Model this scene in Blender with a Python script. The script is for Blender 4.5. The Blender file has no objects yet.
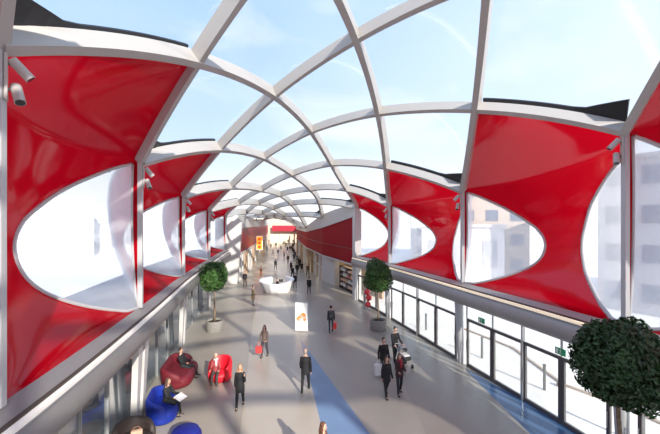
import bpy, bmesh, math, random
from mathutils import Vector, Matrix, Euler
S = bpy.context.scene
COL = S.collection
PI = math.pi
R_ = math.radians
random.seed(7)

# ------------------------------------------------------------------ camera numbers
F, YH, H = 350.0, 223.0, 7.25            # focal length in pixels, horizon row, eye height
def G(x, y, z=0.0):                       # a point at height z seen at pixel (x, y)
    d = F * (H - z) / (y - YH)
    return Vector(((x - 330) / F * d, d, z))

# ------------------------------------------------------------------ materials
MATS = {}
def mat(name, col, rough=0.5, metal=0.0, spec=0.5, noise=0.0, nscale=8.0, emit=None, estr=0.0, coat=0.0, bump=0.0):
    if name in MATS: return MATS[name]
    m = bpy.data.materials.new(name); m.use_nodes = True
    nt = m.node_tree; b = nt.nodes['Principled BSDF']
    c = (*col, 1)
    b.inputs['Base Color'].default_value = c
    b.inputs['Roughness'].default_value = rough
    b.inputs['Metallic'].default_value = metal
    b.inputs['Specular IOR Level'].default_value = spec
    if coat: b.inputs['Coat Weight'].default_value = coat; b.inputs['Coat Roughness'].default_value = .06
    if emit: b.inputs['Emission Color'].default_value = (*emit, 1); b.inputs['Emission Strength'].default_value = estr
    if noise or bump:
        tc = nt.nodes.new('ShaderNodeTexCoord'); n = nt.nodes.new('ShaderNodeTexNoise')
        n.inputs['Scale'].default_value = nscale; n.inputs['Detail'].default_value = 4
        nt.links.new(tc.outputs['Object'], n.inputs['Vector'])
        if noise:
            r = nt.nodes.new('ShaderNodeValToRGB')
            r.color_ramp.elements[0].position = .3; r.color_ramp.elements[1].position = .7
            r.color_ramp.elements[0].color = (*[max(0, v * (1 - noise)) for v in col], 1)
            r.color_ramp.elements[1].color = (*[min(1, v * (1 + noise)) for v in col], 1)
            nt.links.new(n.outputs['Fac'], r.inputs['Fac']); nt.links.new(r.outputs['Color'], b.inputs['Base Color'])
        if bump:
            bp = nt.nodes.new('ShaderNodeBump'); bp.inputs['Strength'].default_value = bump
            nt.links.new(n.outputs['Fac'], bp.inputs['Height']); nt.links.new(bp.outputs['Normal'], b.inputs['Normal'])
    MATS[name] = m
    return m

def foil(name, tint, transp, translucent_col, gloss=0.05, seams=False, trans_share=.6, fres=.1):
    """a membrane: clear part + part that glows with the light falling on either side + a glossy skin"""
    m = bpy.data.materials.new(name); m.use_nodes = True
    nt = m.node_tree; N = nt.nodes; N.clear(); L = nt.links
    out = N.new('ShaderNodeOutputMaterial')
    tr = N.new('ShaderNodeBsdfTransparent'); tr.inputs['Color'].default_value = (*tint, 1)
    tl = N.new('ShaderNodeBsdfTranslucent'); tl.inputs['Color'].default_value = (*translucent_col, 1)
    df = N.new('ShaderNodeBsdfDiffuse'); df.inputs['Color'].default_value = (*translucent_col, 1)
    mx = N.new('ShaderNodeMixShader'); mx.inputs['Fac'].default_value = 1 - trans_share
    L.new(tl.outputs[0], mx.inputs[1]); L.new(df.outputs[0], mx.inputs[2])
    m2 = N.new('ShaderNodeMixShader'); m2.inputs['Fac'].default_value = transp
    L.new(mx.outputs[0], m2.inputs[1]); L.new(tr.outputs[0], m2.inputs[2])
    if seams:
        uv = N.new('ShaderNodeUVMap'); w = N.new('ShaderNodeTexWave')
        w.wave_type = 'BANDS'; w.bands_direction = 'DIAGONAL'
        w.inputs['Scale'].default_value = .45; w.inputs['Distortion'].default_value = .15
        rp = N.new('ShaderNodeValToRGB')
        rp.color_ramp.elements[0].position = .985; rp.color_ramp.elements[1].position = 1.0
        rp.color_ramp.elements[0].color = (transp,) * 3 + (1,); rp.color_ramp.elements[1].color = (transp * .72,) * 3 + (1,)
        L.new(uv.outputs[0], w.inputs['Vector']); L.new(w.outputs['Fac'], rp.inputs['Fac']); L.new(rp.outputs['Color'], m2.inputs['Fac'])
    gl = N.new('ShaderNodeBsdfGlossy'); gl.inputs['Roughness'].default_value = .08
    lw = N.new('ShaderNodeLayerWeight'); lw.inputs['Blend'].default_value = .25
    ma = N.new('ShaderNodeMath'); ma.operation = 'MULTIPLY_ADD'; ma.inputs[1].default_value = fres; ma.inputs[2].default_value = gloss; ma.use_clamp = True
    L.new(lw.outputs['Fresnel'], ma.inputs[0])
    m3 = N.new('ShaderNodeMixShader'); L.new(ma.outputs[0], m3.inputs['Fac'])
    L.new(m2.outputs[0], m3.inputs[1]); L.new(gl.outputs[0], m3.inputs[2])
    L.new(m3.outputs[0], out.inputs[0])
    MATS[name] = m
    return m

white = mat('white_steel', (.45, .428, .412), .42)
white2 = mat('white_plaster', (.62, .60, .585), .6, noise=.02)
greym = mat('grey_cladding', (.37, .355, .345), .4, metal=.15, noise=.04, nscale=3)
postm = mat('light_grey_post', (.48, .48, .49), .4)
mullm = mat('mullion_grey', (.27, .28, .29), .4)
darkfr = mat('dark_frame', (.13, .12, .12), .4, metal=.3)
black = mat('black_gutter', (.012, .013, .016), .5)
cream = mat('cream_trim_sunglow', (.92, .82, .66), .5, emit=(1, .80, .5), estr=.35)  # emission stands in for sunlight on the trim, not a lamp
redf = foil('red_foil', (1, 0, 0), 0.0, (.52, .002, .012), gloss=.005, trans_share=.40, fres=.05)
clear = foil('clear_window_foil', (.97, .985, 1), .55, (.88, .90, .96), gloss=.008, fres=.06)
rooff = foil('roof_foil', (.97, .985, 1), .86, (.88, .93, 1.0), gloss=.0, seams=True, fres=.03)
glass = foil('door_glass', (.97, .99, .99), .94, (.85, .88, .88), gloss=.02, fres=.15)
shopglass = foil('shop_glass', (.62, .74, .82), .38, (.34, .41, .44), gloss=.08, trans_share=.2, fres=.5)
darkred = mat('dark_red_glass', (.30, .002, .012), .6, spec=.15)
floor_grey = mat('floor_grey', (.35, .315, .265), .3, noise=.06, nscale=.35)
floor_light = mat('floor_light', (.445, .395, .325), .3, noise=.05, nscale=.4)
floor_dark = mat('floor_dark_grey', (.315, .285, .245), .28, noise=.06, nscale=.4)
floor_blue = mat('floor_blue', (.155, .24, .38), .3, noise=.06, nscale=1.2)
floor_navy = mat('floor_deep_blue', (.065, .13, .25), .22, noise=.06, nscale=1.2)
concrete = mat('concrete', (.30, .285, .265), .8, noise=.12, nscale=9)
soilm = mat('soil', (.05, .03, .02), .95, noise=.4, nscale=30)
barkm = mat('bark', (.23, .165, .11), .85, noise=.3, nscale=14)
pavem = mat('pale_pavement', (.86, .84, .81), .85, noise=.05, nscale=.8)
roadm = mat('road_asphalt', (.50, .49, .48), .9, noise=.06, nscale=.5)
chrome = mat('brushed_steel', (.62, .62, .62), .3, metal=.9)
leafm = mat('leaf_green', (.045, .115, .022), .5, noise=.45, nscale=2.5)
leafd = mat('leaf_dark_green', (.022, .062, .016), .5, noise=.45, nscale=2.5)
skin = mat('skin', (.62, .38, .27), .55)
eyem = mat('eye_dark', (.03, .02, .02), .3)

# ------------------------------------------------------------------ object helpers
def link(name, me, m=None, parent=None):
    o = bpy.data.objects.new(name, me); COL.objects.link(o)
    if m is not None:
        for q in (m if isinstance(m, (list, tuple)) else [m]): me.materials.append(q)
    if parent: o.parent = parent
    return o
def obj(name, bm, m, parent=None, smooth=False, auto=None):
    bmesh.ops.recalc_face_normals(bm, faces=bm.faces[:])
    me = bpy.data.meshes.new(name); bm.to_mesh(me); bm.free()
    if smooth:
        for p in me.polygons: p.use_smooth = True
        if auto:
            try: me.set_sharp_from_angle(angle=R_(auto))
            except Exception: pass
    return link(name, me, m, parent)
def empty(name, loc=(0, 0, 0), rz=0, parent=None):
    o = bpy.data.objects.new(name, None); COL.objects.link(o)
    o.location = loc; o.rotation_euler = (0, 0, rz); o.empty_display_size = .2
    if parent: o.parent = parent
    return o
def tag(o, label, cat, group=None, kind=None):
    o['label'] = label; o['category'] = cat
    if group: o['group'] = group
    if kind: o['kind'] = kind
    return o
def struct(o, label=None, cat=None):
    o['kind'] = 'structure'
    if label: o['label'] = label
    if cat: o['category'] = cat
    return o

def box(bm, c, s, rz=0, M=None, bev=0.0):
    r = bmesh.ops.create_cube(bm, size=1)
    vs = r['verts']
    T = Matrix.Translation(Vector(c)) @ Matrix.Rotation(rz, 4, 'Z') @ Matrix.Diagonal((*s, 1))
    if M is not None: T = M @ T
    bmesh.ops.transform(bm, matrix=T, verts=vs)
    if bev:
        es = list({e for v in vs for e in v.link_edges})
        bmesh.ops.bevel(bm, geom=es, offset=bev, segments=2, affect='EDGES', profile=.6)
    return vs
def cyl(bm, p0, p1, r0, r1=None, n=12, cap=True):
    p0, p1 = Vector(p0), Vector(p1); d = p1 - p0
    r = bmesh.ops.create_cone(bm, cap_ends=cap, segments=n, radius1=r0, radius2=r0 if r1 is None else r1, depth=d.length)
    q = d.to_track_quat('Z', 'Y').to_matrix().to_4x4()
    bmesh.ops.transform(bm, matrix=Matrix.Translation((p0 + p1) / 2) @ q, verts=r['verts'])
    return r['verts']
def ell(bm, c, s, u=14, v=10, M=None):
    r = bmesh.ops.create_uvsphere(bm, u_segments=u, v_segments=v, radius=1)
    T = Matrix.Translation(Vector(c)) @ Matrix.Diagonal((*s, 1))
    if M is not None: T = M @ T
    bmesh.ops.transform(bm, matrix=T, verts=r['verts'])
def lathe(bm, prof, n=24, c=(0, 0, 0)):
    rings = []
    for (r, z) in prof:
        rings.append([bm.verts.new((c[0] + r * math.cos(2 * PI * k / n), c[1] + r * math.sin(2 * PI * k / n), c[2] + z)) for k in range(n)])
    for a, b in zip(rings, rings[1:]):
        for k in range(n): bm.faces.new((a[k], a[(k + 1) % n], b[(k + 1) % n], b[k]))
    if prof[0][0] > 1e-4: bm.faces.new(rings[0][::-1])
    if prof[-1][0] > 1e-4: bm.faces.new(rings[-1])
    return rings
def sweep(bm, pts, frames, prof, closed_prof=True, caps=True):
    """frames: list of (side, up) vectors; prof: list of (a, b)"""
    rings = [[bm.verts.new(p + s * a + u * b) for (a, b) in prof] for p, (s, u) in zip(pts, frames)]
    n = len(prof)
    for r0, r1 in zip(rings, rings[1:]):
        for k in range(n if closed_prof else n - 1):
            bm.faces.new((r0[k], r0[(k + 1) % n], r1[(k + 1) % n], r1[k]))
    if caps and closed_prof: bm.faces.new(rings[0][::-1]); bm.faces.new(rings[-1])
def tube(bm, pts, r, n=8, closed=False):
    pts = [Vector(p) for p in pts]; N = len(pts)
    rings = []; ref = None
    for i, p in enumerate(pts):
        a = pts[(i - 1) % N] if (closed or i > 0) else p
        b = pts[(i + 1) % N] if (closed or i < N - 1) else p
        t = (b - a).normalized()
        if ref is None:
            ref = t.orthogonal().normalized()
        ref = (ref - t * ref.dot(t)).normalized(); bi = t.cross(ref)
        rr = r[i] if isinstance(r, (list, tuple)) else r
        rings.append([bm.verts.new(p + (ref * math.cos(2 * PI * k / n) + bi * math.sin(2 * PI * k / n)) * rr) for k in range(n)])
    pairs = list(zip(rings, rings[1:])) + ([(rings[-1], rings[0])] if closed else [])
    for a, b in pairs:
        for k in range(n): bm.faces.new((a[k], a[(k + 1) % n], b[(k + 1) % n], b[k]))
    if not closed: bm.faces.new(rings[0][::-1]); bm.faces.new(rings[-1])

# ------------------------------------------------------------------ the hall's plan
U0 = -3
Lt = [(-5, -16, 3.4), (-4.8, -8.5, 3.4), (-4.7, -1.3, 3.3), (-5.63, 5.87, 3.06), (-7.0, 12.8, 2.30), (-8.76, 20.8, 1.67), (-10.5, 30.3, 1.2), (-12.4, 41.5, .95), (-14.4, 56, .5), (-16.6, 72, .2), (-18.8, 89, .2)]
Rt = [(10.8, -13, 3.2), (10.6, -5.3, 3.2), (10.2, 2.7, 3.1), (8.95, 10.55, 2.80), (6.94, 18.2, 1.72), (4.6, 26.8, 1.4), (2.6, 33.2, 1.55), (-.9, 43.5, .85), (-3.8, 57, -.6), (-6.2, 73, -.8), (-8.6, 90, -.8)]
RISE = {-3: 4.0, -2: 4.0, -1: 4.0, 0: 3.9, .5: 3.8, 1: 3.72, 1.5: 3.5, 2: 3.1, 2.5: 2.45, 3: 1.95, 4: 1.75, 5: 1.8, 6: 1.7, 7: 1.7}
def cr(T, u):
    x = min(max(u - U0, 0), len(T) - 1); i = min(int(x), len(T) - 2); t = x - i
    p1, p2 = Vector(T[i]), Vector(T[i + 1])
    p0 = Vector(T[i - 1]) if i > 0 else 2 * p1 - p2
    p3 = Vector(T[i + 2]) if i + 2 < len(T) else 2 * p2 - p1
    return .5 * ((2 * p1) + (p2 - p0) * t + (2 * p0 - 5 * p1 + 4 * p2 - p3) * t * t + (3 * p1 - p0 - 3 * p2 + p3) * t ** 3)
RK = sorted(RISE)
def rise(u):
    if u <= RK[0]: return RISE[RK[0]]
    for a, b in zip(RK, RK[1:]):
        if u <= b: return RISE[a] + (RISE[b] - RISE[a]) * (u - a) / (b - a)
    return RISE[RK[-1]]
def P(u, v):                                  # a point of the roof surface
    l, r = cr(Lt, u), cr(Rt, u)
    p = l.lerp(r, v); p.z += H + rise(u) * 4 * v * (1 - v)
    return p
def Nrm(u, v):
    e = .02
    n = (P(u + e, v) - P(u - e, v)).cross(P(u, v + e) - P(u, v - e)).normalized()
    return n if n.z > 0 else -n
ZB = 4.15                                     # sill under the red membrane panels
def side(T, u):                               # plan point on a wall line and its outward normal
    p = cr(T, u); t = cr(T, u + .03) - cr(T, u - .03); t.z = 0; t.normalize()
    n = Vector((t.y, -t.x, 0))
    if T is Lt: n = -n
    return Vector((p.x, p.y, 0)), n, t

ceiling = empty('ceiling'); struct(ceiling, 'white diagonal steel arches crossing under a clear membrane roof', 'ceiling')
wall_left = empty('wall_left'); struct(wall_left, 'left side wall of bulging red membrane panels above a shopfront', 'wall')
wall_right = empty('wall_right'); struct(wall_right, 'right side wall of bulging red membrane panels above glass doors', 'wall')

# ---- arches
def arch(kind, i):
    n = 72; pts = []; fr = []
    v0, v1 = 0.0, 1.0
    for k in range(n + 1):
        v = v0 + (v1 - v0) * k / n
        u = i - 3 * v if kind == 'F' else i + 3 * v
        if u < U0 - .01 or u > 7.01: continue
        pts.append((P(u, v), Nrm(u, v)))
    if len(pts) < 6: return
    P3 = [p for p, _ in pts]
    for k, (p, nn) in enumerate(pts):
        a = P3[max(0, k - 1)]; b = P3[min(len(P3) - 1, k + 1)]
        t = (b - a).normalized(); nn = (nn - t * nn.dot(t)).normalized(); fr.append((t.cross(nn), nn))
    bm = bmesh.new(); w, d = (.10, .21) if kind == 'F' else (.11, .25)
    g_ = max(0, (i + (-1.5 if kind == 'F' else 1.5)) - 2); w *= 1 + .15 * g_; d *= 1 + .15 * g_
    sweep(bm, P3, fr, [(-w, -d), (w, -d), (w, d), (-w, d)])
    obj('roof_arch', bm, white, ceiling)
for i in range(-2, 9): arch('F', i)
for i in range(-6, 7): arch('G', i)

# ---- clear roof cushions between the arches, white / red ones far away
whitecush = foil('white_membrane', (1, 1, 1), .25, (.9, .88, .86), gloss=.0, trans_share=.8, fres=.02)
def cushion(i, j):
    n = 10; bm = bmesh.new(); uvl = bm.loops.layers.uv.new('UVMap'); g = {}
    for p in range(n + 1):
        for q in range(n + 1):
            a = i + p / n; b = j + q / n; u = (a + b) / 2; v = (a - b) / 6
            pos = P(u, v) + Nrm(u, v) * (.46 + .45 * math.sin(PI * p / n) * math.sin(PI * q / n))
            g[p, q] = bm.verts.new(pos)
    for p in range(n):
        for q in range(n):
            f = bm.faces.new((g[p, q], g[p + 1, q], g[p + 1, q + 1], g[p, q + 1]))
            for l, (x, y) in zip(f.loops, ((p, q), (p + 1, q), (p + 1, q + 1), (p, q + 1))):
                l[uvl].uv = (x / n, y / n)
    um = (i + j + 1) / 2
    m = rooff
    if um > 4.6: m = whitecush if (i + j) % 4 else redf
    obj('roof_cushion', bm, m, ceiling, smooth=True)
for i in range(-3, 9):
    for j in range(-8, 8):
        d = i - j
        um = (i + j + 1) / 2
        if 1 <= d <= 5 and U0 + .4 <= um <= 6.6: cushion(i, j)

# ---- black gutters on the roof side of the first stretch of each arch
def gutter(T, i, kind):
    bm = bmesh.new(); n = 12; ra, rb, rc = [], [], []
    for k in range(n + 1):
        f = k / n * .94 + .02
        v = f / 6 if T is Lt else 1 - f / 6
        u = (i + 3 * v) if kind == 'G' else (i - 3 * v)
        if T is Rt: u = (i + f * .5) if kind == 'F' else (i - f * .5)
        sgn = 1 if (u > i) else -1
        p = P(u, v); nn = Nrm(u, v)
        w = .15 + .70 * max(0, 1 - f * 3.6)           # wide triangle at the post end
        din = (P(u, .5) - p); din.z = 0; din.normalize()
        dl = P(u - sgn * .05, v) - p; dl.z = 0; dl.normalize()
        dirn = (din + dl * .3).normalized(); dirn = (dirn - nn * dirn.dot(nn)).normalized()
        ra.append(bm.verts.new(p + nn * .20)); rb.append(bm.verts.new(p + nn * .34 + dirn * w)); rc.append(bm.verts.new(p + nn * .42 + dirn * (w - .03)))
    for k in range(n):
        bm.faces.new((ra[k], ra[k + 1], rb[k + 1], rb[k])); bm.faces.new((rb[k], rb[k + 1], rc[k + 1], rc[k])); bm.faces.new((rc[k], rc[k + 1], ra[k + 1], ra[k]))
    bm.faces.new((ra[0], rb[0], rc[0])); bm.faces.new((ra[n], rc[n], rb[n]))
    obj('gutter', bm, black, ceiling)
for i in range(-1, 5): gutter(Lt, i, 'G')
for i in range(-1, 5): gutter(Rt, i, 'F')

# ---- wall bays: red panel, two D-shaped windows, posts
SN = .003
AWS = {'L': .515, 'R': .412}
BULGE = 2.0
wn = [0]
def qt(t): return math.sin(PI * .75 * min(max(t, 0), 1)) ** .62
# outline of the half-oval windows: height along the post -> share of the full width
FARP = [(0, 0), (.012, .2), (.08, .48), (.15, .72), (.22, .9), (.30, 1), (.40, 1), (.47, .94), (.55, .82), (.63, .65), (.75, .41), (.86, .19), (.97, 0)]
NEARP = [(0, 0), (.012, .19), (.07, .42), (.21, .77), (.33, .93), (.41, .985), (.5, 1), (.69, .91), (.83, .67), (.92, .37), (.98, 0)]
def prof(tab, t):
    if t <= tab[0][0] or t >= tab[-1][0]: return 0
    for k in range(len(tab) - 1):
        (t1, y1), (t2, y2) = tab[k], tab[k + 1]
        if t <= t2: break
    def sl(q):
        if q <= 0: return (tab[1][1] - tab[0][1]) / (tab[1][0] - tab[0][0])
        if q >= len(tab) - 1: return (tab[-1][1] - tab[-2][1]) / (tab[-1][0] - tab[-2][0])
        return (tab[q + 1][1] - tab[q - 1][1]) / (tab[q + 1][0] - tab[q - 1][0])
    h = t2 - t1; x = (t - t1) / h; m1 = sl(k) * h if k > 1 else (y2 - y1); m2 = sl(k + 1) * h if k > 0 else (y2 - y1)
    return max(0, (2 * x ** 3 - 3 * x * x + 1) * y1 + (x ** 3 - 2 * x * x + x) * m1 + (3 * x * x - 2 * x ** 3) * y2 + (x ** 3 - x * x) * m2)
def bay(T, i, parent):
    def low(s, t):
        p, n, tt = side(T, i + s); zt = H + cr(T, i).z * (1 - s) + cr(T, i + 1).z * s
        ps = math.sqrt(max(0, 1 - (2 * s - 1) ** 2))
        q = p + n * (BULGE * ps * qt(t)); q.z = ZB + (zt - ZB) * t
        return q
    def upp(s, tau):
        vm = min(s, 1 - s) / 3; v = vm * tau
        if T is Rt: v = 1 - v
        p = P(i + s, v); nn = Nrm(i + s, v); _, n, _ = side(T, i + s)
        ps = math.sqrt(max(0, 1 - (2 * s - 1) ** 2))
        b = BULGE * ps * qt(1) * (1 - tau) ** 1.3
        zt = H + cr(T, i).z * (1 - s) + cr(T, i + 1).z * s
        q = p + n.lerp(nn, tau * .7).normalized() * b
        q.z += (zt - P(i + s, 0 if T is Lt else 1).z) * (1 - tau)
        return q
    NT = 44
    ts = [.5 - .5 * math.cos(PI * k / NT) for k in range(NT + 1)]
    AW = AWS['L' if T is Lt else 'R']
    def half(t, far):
        if far: return AW * prof(FARP, t)
        if T is Rt: return .37 * prof(NEARP, t)
        return .36 * prof(NEARP, t) if i > 0 else .34 * prof(NEARP, (t - .17) / .76)
    bm = bmesh.new()
    def strip(fa, fb, nseg, tt=ts):
        g = []
        for t in tt:
            a, b = fa(t), fb(t)
            g.append([bm.verts.new(low(a + (b - a) * k / nseg, t)) for k in range(nseg + 1)])
        for r0, r1 in zip(g, g[1:]):
            for k in range(nseg):
                vs = (r0[k], r0[k + 1], r1[k + 1], r1[k])
                try: bm.faces.new(vs)
                except ValueError: pass
    strip(lambda t: 0, lambda t: SN, 2)
    strip(lambda t: SN + half(t, 0), lambda t: 1 - SN - half(t, 1), 28)
    strip(lambda t: 1 - SN, lambda t: 1, 2)
    nt = 10; g = []
    ss = [0, SN / 2] + [SN + (1 - 2 * SN) * k / 28 for k in range(29)] + [1 - SN / 2, 1]
    for s in ss: g.append([bm.verts.new(upp(s, q / nt)) for q in range(nt + 1)])
    for a, b in zip(g, g[1:]):
        for k in range(nt): bm.faces.new((a[k], b[k], b[k + 1], a[k + 1]))
    bmesh.ops.remove_doubles(bm, verts=bm.verts[:], dist=.004)
    inner = [v for v in bm.verts if not v.is_boundary]
    for _ in range(14): bmesh.ops.smooth_vert(bm, verts=inner, factor=.5, use_axis_x=True, use_axis_y=True, use_axis_z=True)
    obj('red_panel', bm, redf, parent, smooth=True)
    for far in (0, 1):
        bm = bmesh.new(); g = []; nseg = 10
        tw = [t for t in ts if half(t, far) > 0]
        f = (lambda x: 1 - x) if far else (lambda x: x)
        for t in tw: g.append([bm.verts.new(low(f(SN + half(t, far) * k / nseg), t)) for k in range(nseg + 1)])
        for r0, r1 in zip(g, g[1:]):
            for k in range(nseg): bm.faces.new((r0[k], r0[k + 1], r1[k + 1], r1[k]))
        wn[0] += 1
        w = obj('window_%d' % wn[0], bm, clear, None, smooth=True); struct(w)
        w['label'] = 'half-oval clear membrane window beside a %s wall post' % ('left' if T is Lt else 'right')
        bm = bmesh.new()
        t0, t1 = min(tw), max(tw)
        arc = []
        for k in range(61):
            t = t0 + (t1 - t0) * (.5 - .5 * math.cos(PI * k / 60)); arc.append(low(f(SN + half(t, far)), t))
        tube(bm, arc, .065, 8)
        tube(bm, [low(f(SN), t0 + (t1 - t0) * k / 12) for k in range(13)], .045, 8)
        _, no, _ = side(T, i + .5)
        obj('window_frame', bm, postm, w, smooth=True)
        bm = bmesh.new(); c = low(f(SN + .05), .9); ell(bm, c, (.03, .03, .03), 8, 6)
        obj('bolt', bm, black, w)
for i in range(-2, 4): bay(Lt, i, wall_left)
for i in range(-2, 3): bay(Rt, i, wall_right)

def post(T, i, parent):
    p, n, t = side(T, i); top = H + cr(T, i).z
    bm = bmesh.new(); a = math.atan2(t.y, t.x)
    q = p - n * .06
    box(bm, (q.x, q.y, (ZB + top) / 2), (.15, .17, top - ZB), a, bev=.02)
    obj('wall_post', bm, postm, parent)
for i in range(-2, 5): post(Lt, i, wall_left)
for i in range(-2, 4): post(Rt, i, wall_right)

# ---- rounded sill beam along each side
def inward(T, u, off):
    p, n, t = side(T, u); return p - n * off, -n, t
def beam(T, ua, ub, parent, pr, name, m, smooth=True, n=70):
    bm = bmesh.new(); pts, fr = [], []
    for k in range(n + 1):
        u = ua + (ub - ua) * k / n; p, ni, t = inward(T, u, 0)
        pts.append(p); fr.append((ni, Vector((0, 0, 1))))
    sweep(bm, pts, fr, pr)
    obj(name, bm, m, parent, smooth=smooth, auto=40)
soff = [(-.25, ZB), (.02, ZB), (.42, ZB - .16), (.47, ZB - .17), (.58, ZB - .27)]
for k in range(9):
    a = PI * (.30 - .95 * k / 8)
    soff.append((.30 + .36 * math.cos(a), ZB - .62 + .42 * math.sin(a)))
soff += [(-.25, ZB - 1.0)]
slot = [(.405, ZB - .10), (.475, ZB - .12), (.475, ZB - .2), (.405, ZB - .2)]
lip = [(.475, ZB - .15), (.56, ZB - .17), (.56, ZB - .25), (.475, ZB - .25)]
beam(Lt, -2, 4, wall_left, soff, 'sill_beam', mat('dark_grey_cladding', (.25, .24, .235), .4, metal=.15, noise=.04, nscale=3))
beam(Lt, -2, 4, wall_left, slot, 'slot_strip', mat('slot_dark', (.06, .045, .035), .6), False)
beam(Lt, -2, 4, wall_left, lip, 'edge_trim', mat('edge_white_glow', (.85, .82, .77), .4, emit=(1, .93, .8), estr=.1), False)  # slight glow put into the left trim to brighten it, not a lamp
beam(Rt, -2, 3, wall_right, soff, 'sill_beam', greym)
beam(Rt, -2, 3, wall_right, slot, 'slot_strip', MATS['slot_dark'], False)
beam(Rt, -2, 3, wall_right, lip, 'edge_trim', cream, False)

# ---- left ground floor: shop glass, mullions, white fins
GL = -.35
def fr_box(bm, T, u, off, w, d, z0, z1):
    p, ni, t = inward(T, u, off); box(bm, (p.x, p.y, (z0 + z1) / 2), (w, d, z1 - z0), math.atan2(t.y, t.x))
def vertical_sheet(T, ua, ub, off, z0, z1, n=12):
    bm = bmesh.new(); prev = None
    for k in range(n + 1):
        p, _, _ = inward(T, ua + (ub - ua) * k / n, off)
        a = bm.verts.new((p.x, p.y, z0)); b = bm.verts.new((p.x, p.y, z1))
        if prev: bm.faces.new((prev[0], a, b, prev[1]))
        prev = (a, b)
    return bm
for i in range(-2, 4):
    obj('shop_glass', vertical_sheet(Lt, i, i + 1, GL, 0, ZB - .9), shopglass, wall_left)
    bm = bmesh.new()
    for k in range(1, 4): fr_box(bm, Lt, i + k / 4, GL, .07, .12, 0, ZB - .9)
    fr_box(bm, Lt, i + .5, GL - .02, .02, .02, 0, .1)
    obj('mullion', bm, mullm, wall_left)
    bm = vertical_sheet(Lt, i, i + 1, GL - 3.2, 0, ZB)
    obj('shop_back_wall', bm, mat('blue_grey_back', (.19, .24, .29), .7, noise=.15, nscale=.8), wall_left)
obj('shop_soffit', (lambda b: (sweep(b, [inward(Lt, -2 + 6 * k / 40, 0)[0] for k in range(41)], [(inward(Lt, -2 + 6 * k / 40, 0)[1], Vector((0, 0, 1))) for k in range(41)],
    [(-3.6, ZB - .02), (-.25, ZB - .02), (-.25, ZB - .9), (-3.6, ZB - .9)]), b)[1])(bmesh.new()), mat('soffit_grey', (.3, .31, .32), .7), wall_left)
for i in range(-1, 4):
    p, ni, t = inward(Lt, i, 0)
    for sgn in (-1, 1):
        bm = bmesh.new(); vs = []
        for (z, w0, w1, off) in ((0, .22, .46, -.02), (3.0, .12, .62, .12)):
            for (ww, dd) in ((w0, 0), (w1, 0), (w1, .2), (w0, .2)):
                q = p + t * (sgn * ww) + ni * (off - .12 + dd); vs.append(bm.verts.new((q.x, q.y, z)))
        a, b = vs[:4], vs[4:]
        bm.faces.new(a[::-1]); bm.faces.new(b)
        for k in range(4): bm.faces.new((a[k], a[(k + 1) % 4], b[(k + 1) % 4], b[k]))
        obj('white_fin', bm, white2, wall_left)
# white end wall that closes the left side (leaning edge)
bm = bmesh.new()
A = [Vector((-13.6, 41.4, 0)), Vector((-11.15, 42.0, 0)), Vector((-10.6, 42.0, 7.35)), Vector((-13.6, 41.4, 7.9))]
Bk = [v + Vector((0, .5, 0)) for v in A]
va = [bm.verts.new(v) for v in A]; vb = [bm.verts.new(v) for v in Bk]
bm.faces.new(va); bm.faces.new(vb[::-1])
for k in range(4): bm.faces.new((va[k], va[(k + 1) % 4], vb[(k + 1) % 4], vb[k]))
obj('end_wall', bm, white2, wall_left)

# ---- right ground floor: columns, glass doors, transoms
GR = .1
dn = [0]
DT = 2.42
for i in range(-2, 3):
    p, ni, t = inward(Rt, i, GR)
    nleaf = {-2: 4, -1: 4, 0: 4, 1: 4, 2: 3}[i]
    e0, e1 = .05, .95
    bmT = bmesh.new()
    for k in range(nleaf):
        ua = i + e0 + (e1 - e0) * k / nleaf; ub = i + e0 + (e1 - e0) * (k + 1) / nleaf
        pa, _, _ = inward(Rt, ua, GR); pb, _, _ = inward(Rt, ub, GR)
        d = pb - pa; L = d.length; a = math.atan2(d.y, d.x); mid = (pa + pb) / 2
        dn[0] += 1
        root = empty('door_%d' % dn[0], (mid.x, mid.y, 0), a); struct(root)
        root['label'] = 'dark framed glass leaf in the row of doors on the right'
        bm = bmesh.new(); w = L - .03; fw = .11
        for sx in (-1, 1): box(bm, (sx * (w / 2 - fw / 2), 0, DT / 2), (fw, .09, DT))
        box(bm, (0, 0, .08), (w - 2 * fw, .09, .16)); box(bm, (0, 0, DT - .06), (w - 2 * fw, .09, .12))
        obj('door_frame', bm, darkfr, root)
        bm = bmesh.new(); box(bm, (0, 0, DT / 2 + .02), (w - 2 * fw, .016, DT - .28)); obj('glass_pane', bm, glass, root)
        bm = bmesh.new(); sx = 1 if k % 2 else -1
        cyl(bm, (sx * (w / 2 - .05), -.09, .85), (sx * (w / 2 - .05), -.09, 1.35), .014, n=8); cyl(bm, (sx * (w / 2 - .05), .09, .85), (sx * (w / 2 - .05), .09, 1.35), .014, n=8)
        for z in (.9, 1.3): cyl(bm, (sx * (w / 2 - .05), -.09, z), (sx * (w / 2 - .05), .09, z), .01, n=6)
        obj('door_handle', bm, chrome, root)
        box(bmT, (pb.x, pb.y, (DT + ZB - .95) / 2), (.05, .06, ZB - .95 - DT), a)
    obj('transom_bar', bmT, postm, wall_right)
    obj('transom_glass', vertical_sheet(Rt, i, i + 1, GR, DT, ZB - .9), glass, wall_right)
for i in range(-1, 4):
    p, ni, t = inward(Rt, i, GR); bm = bmesh.new()
    cyl(bm, (p.x + ni.x * .02, p.y + ni.y * .02, 0), (p.x + ni.x * .18, p.y + ni.y * .18, 3.2), .17, .22, n=16)
    obj('column', bm, postm, wall_right, smooth=True, auto=40)
    if i < 2:
        p, ni, t = inward(Rt, i + .5, GR - .12); bm = bmesh.new(); cyl(bm, (p.x + ni.x * .2, p.y + ni.y * .2, 0), (p.x + ni.x * .2, p.y + ni.y * .2, 3.1), .05, n=12)
        obj('steel_post', bm, chrome, wall_right, smooth=True, auto=40)
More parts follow.
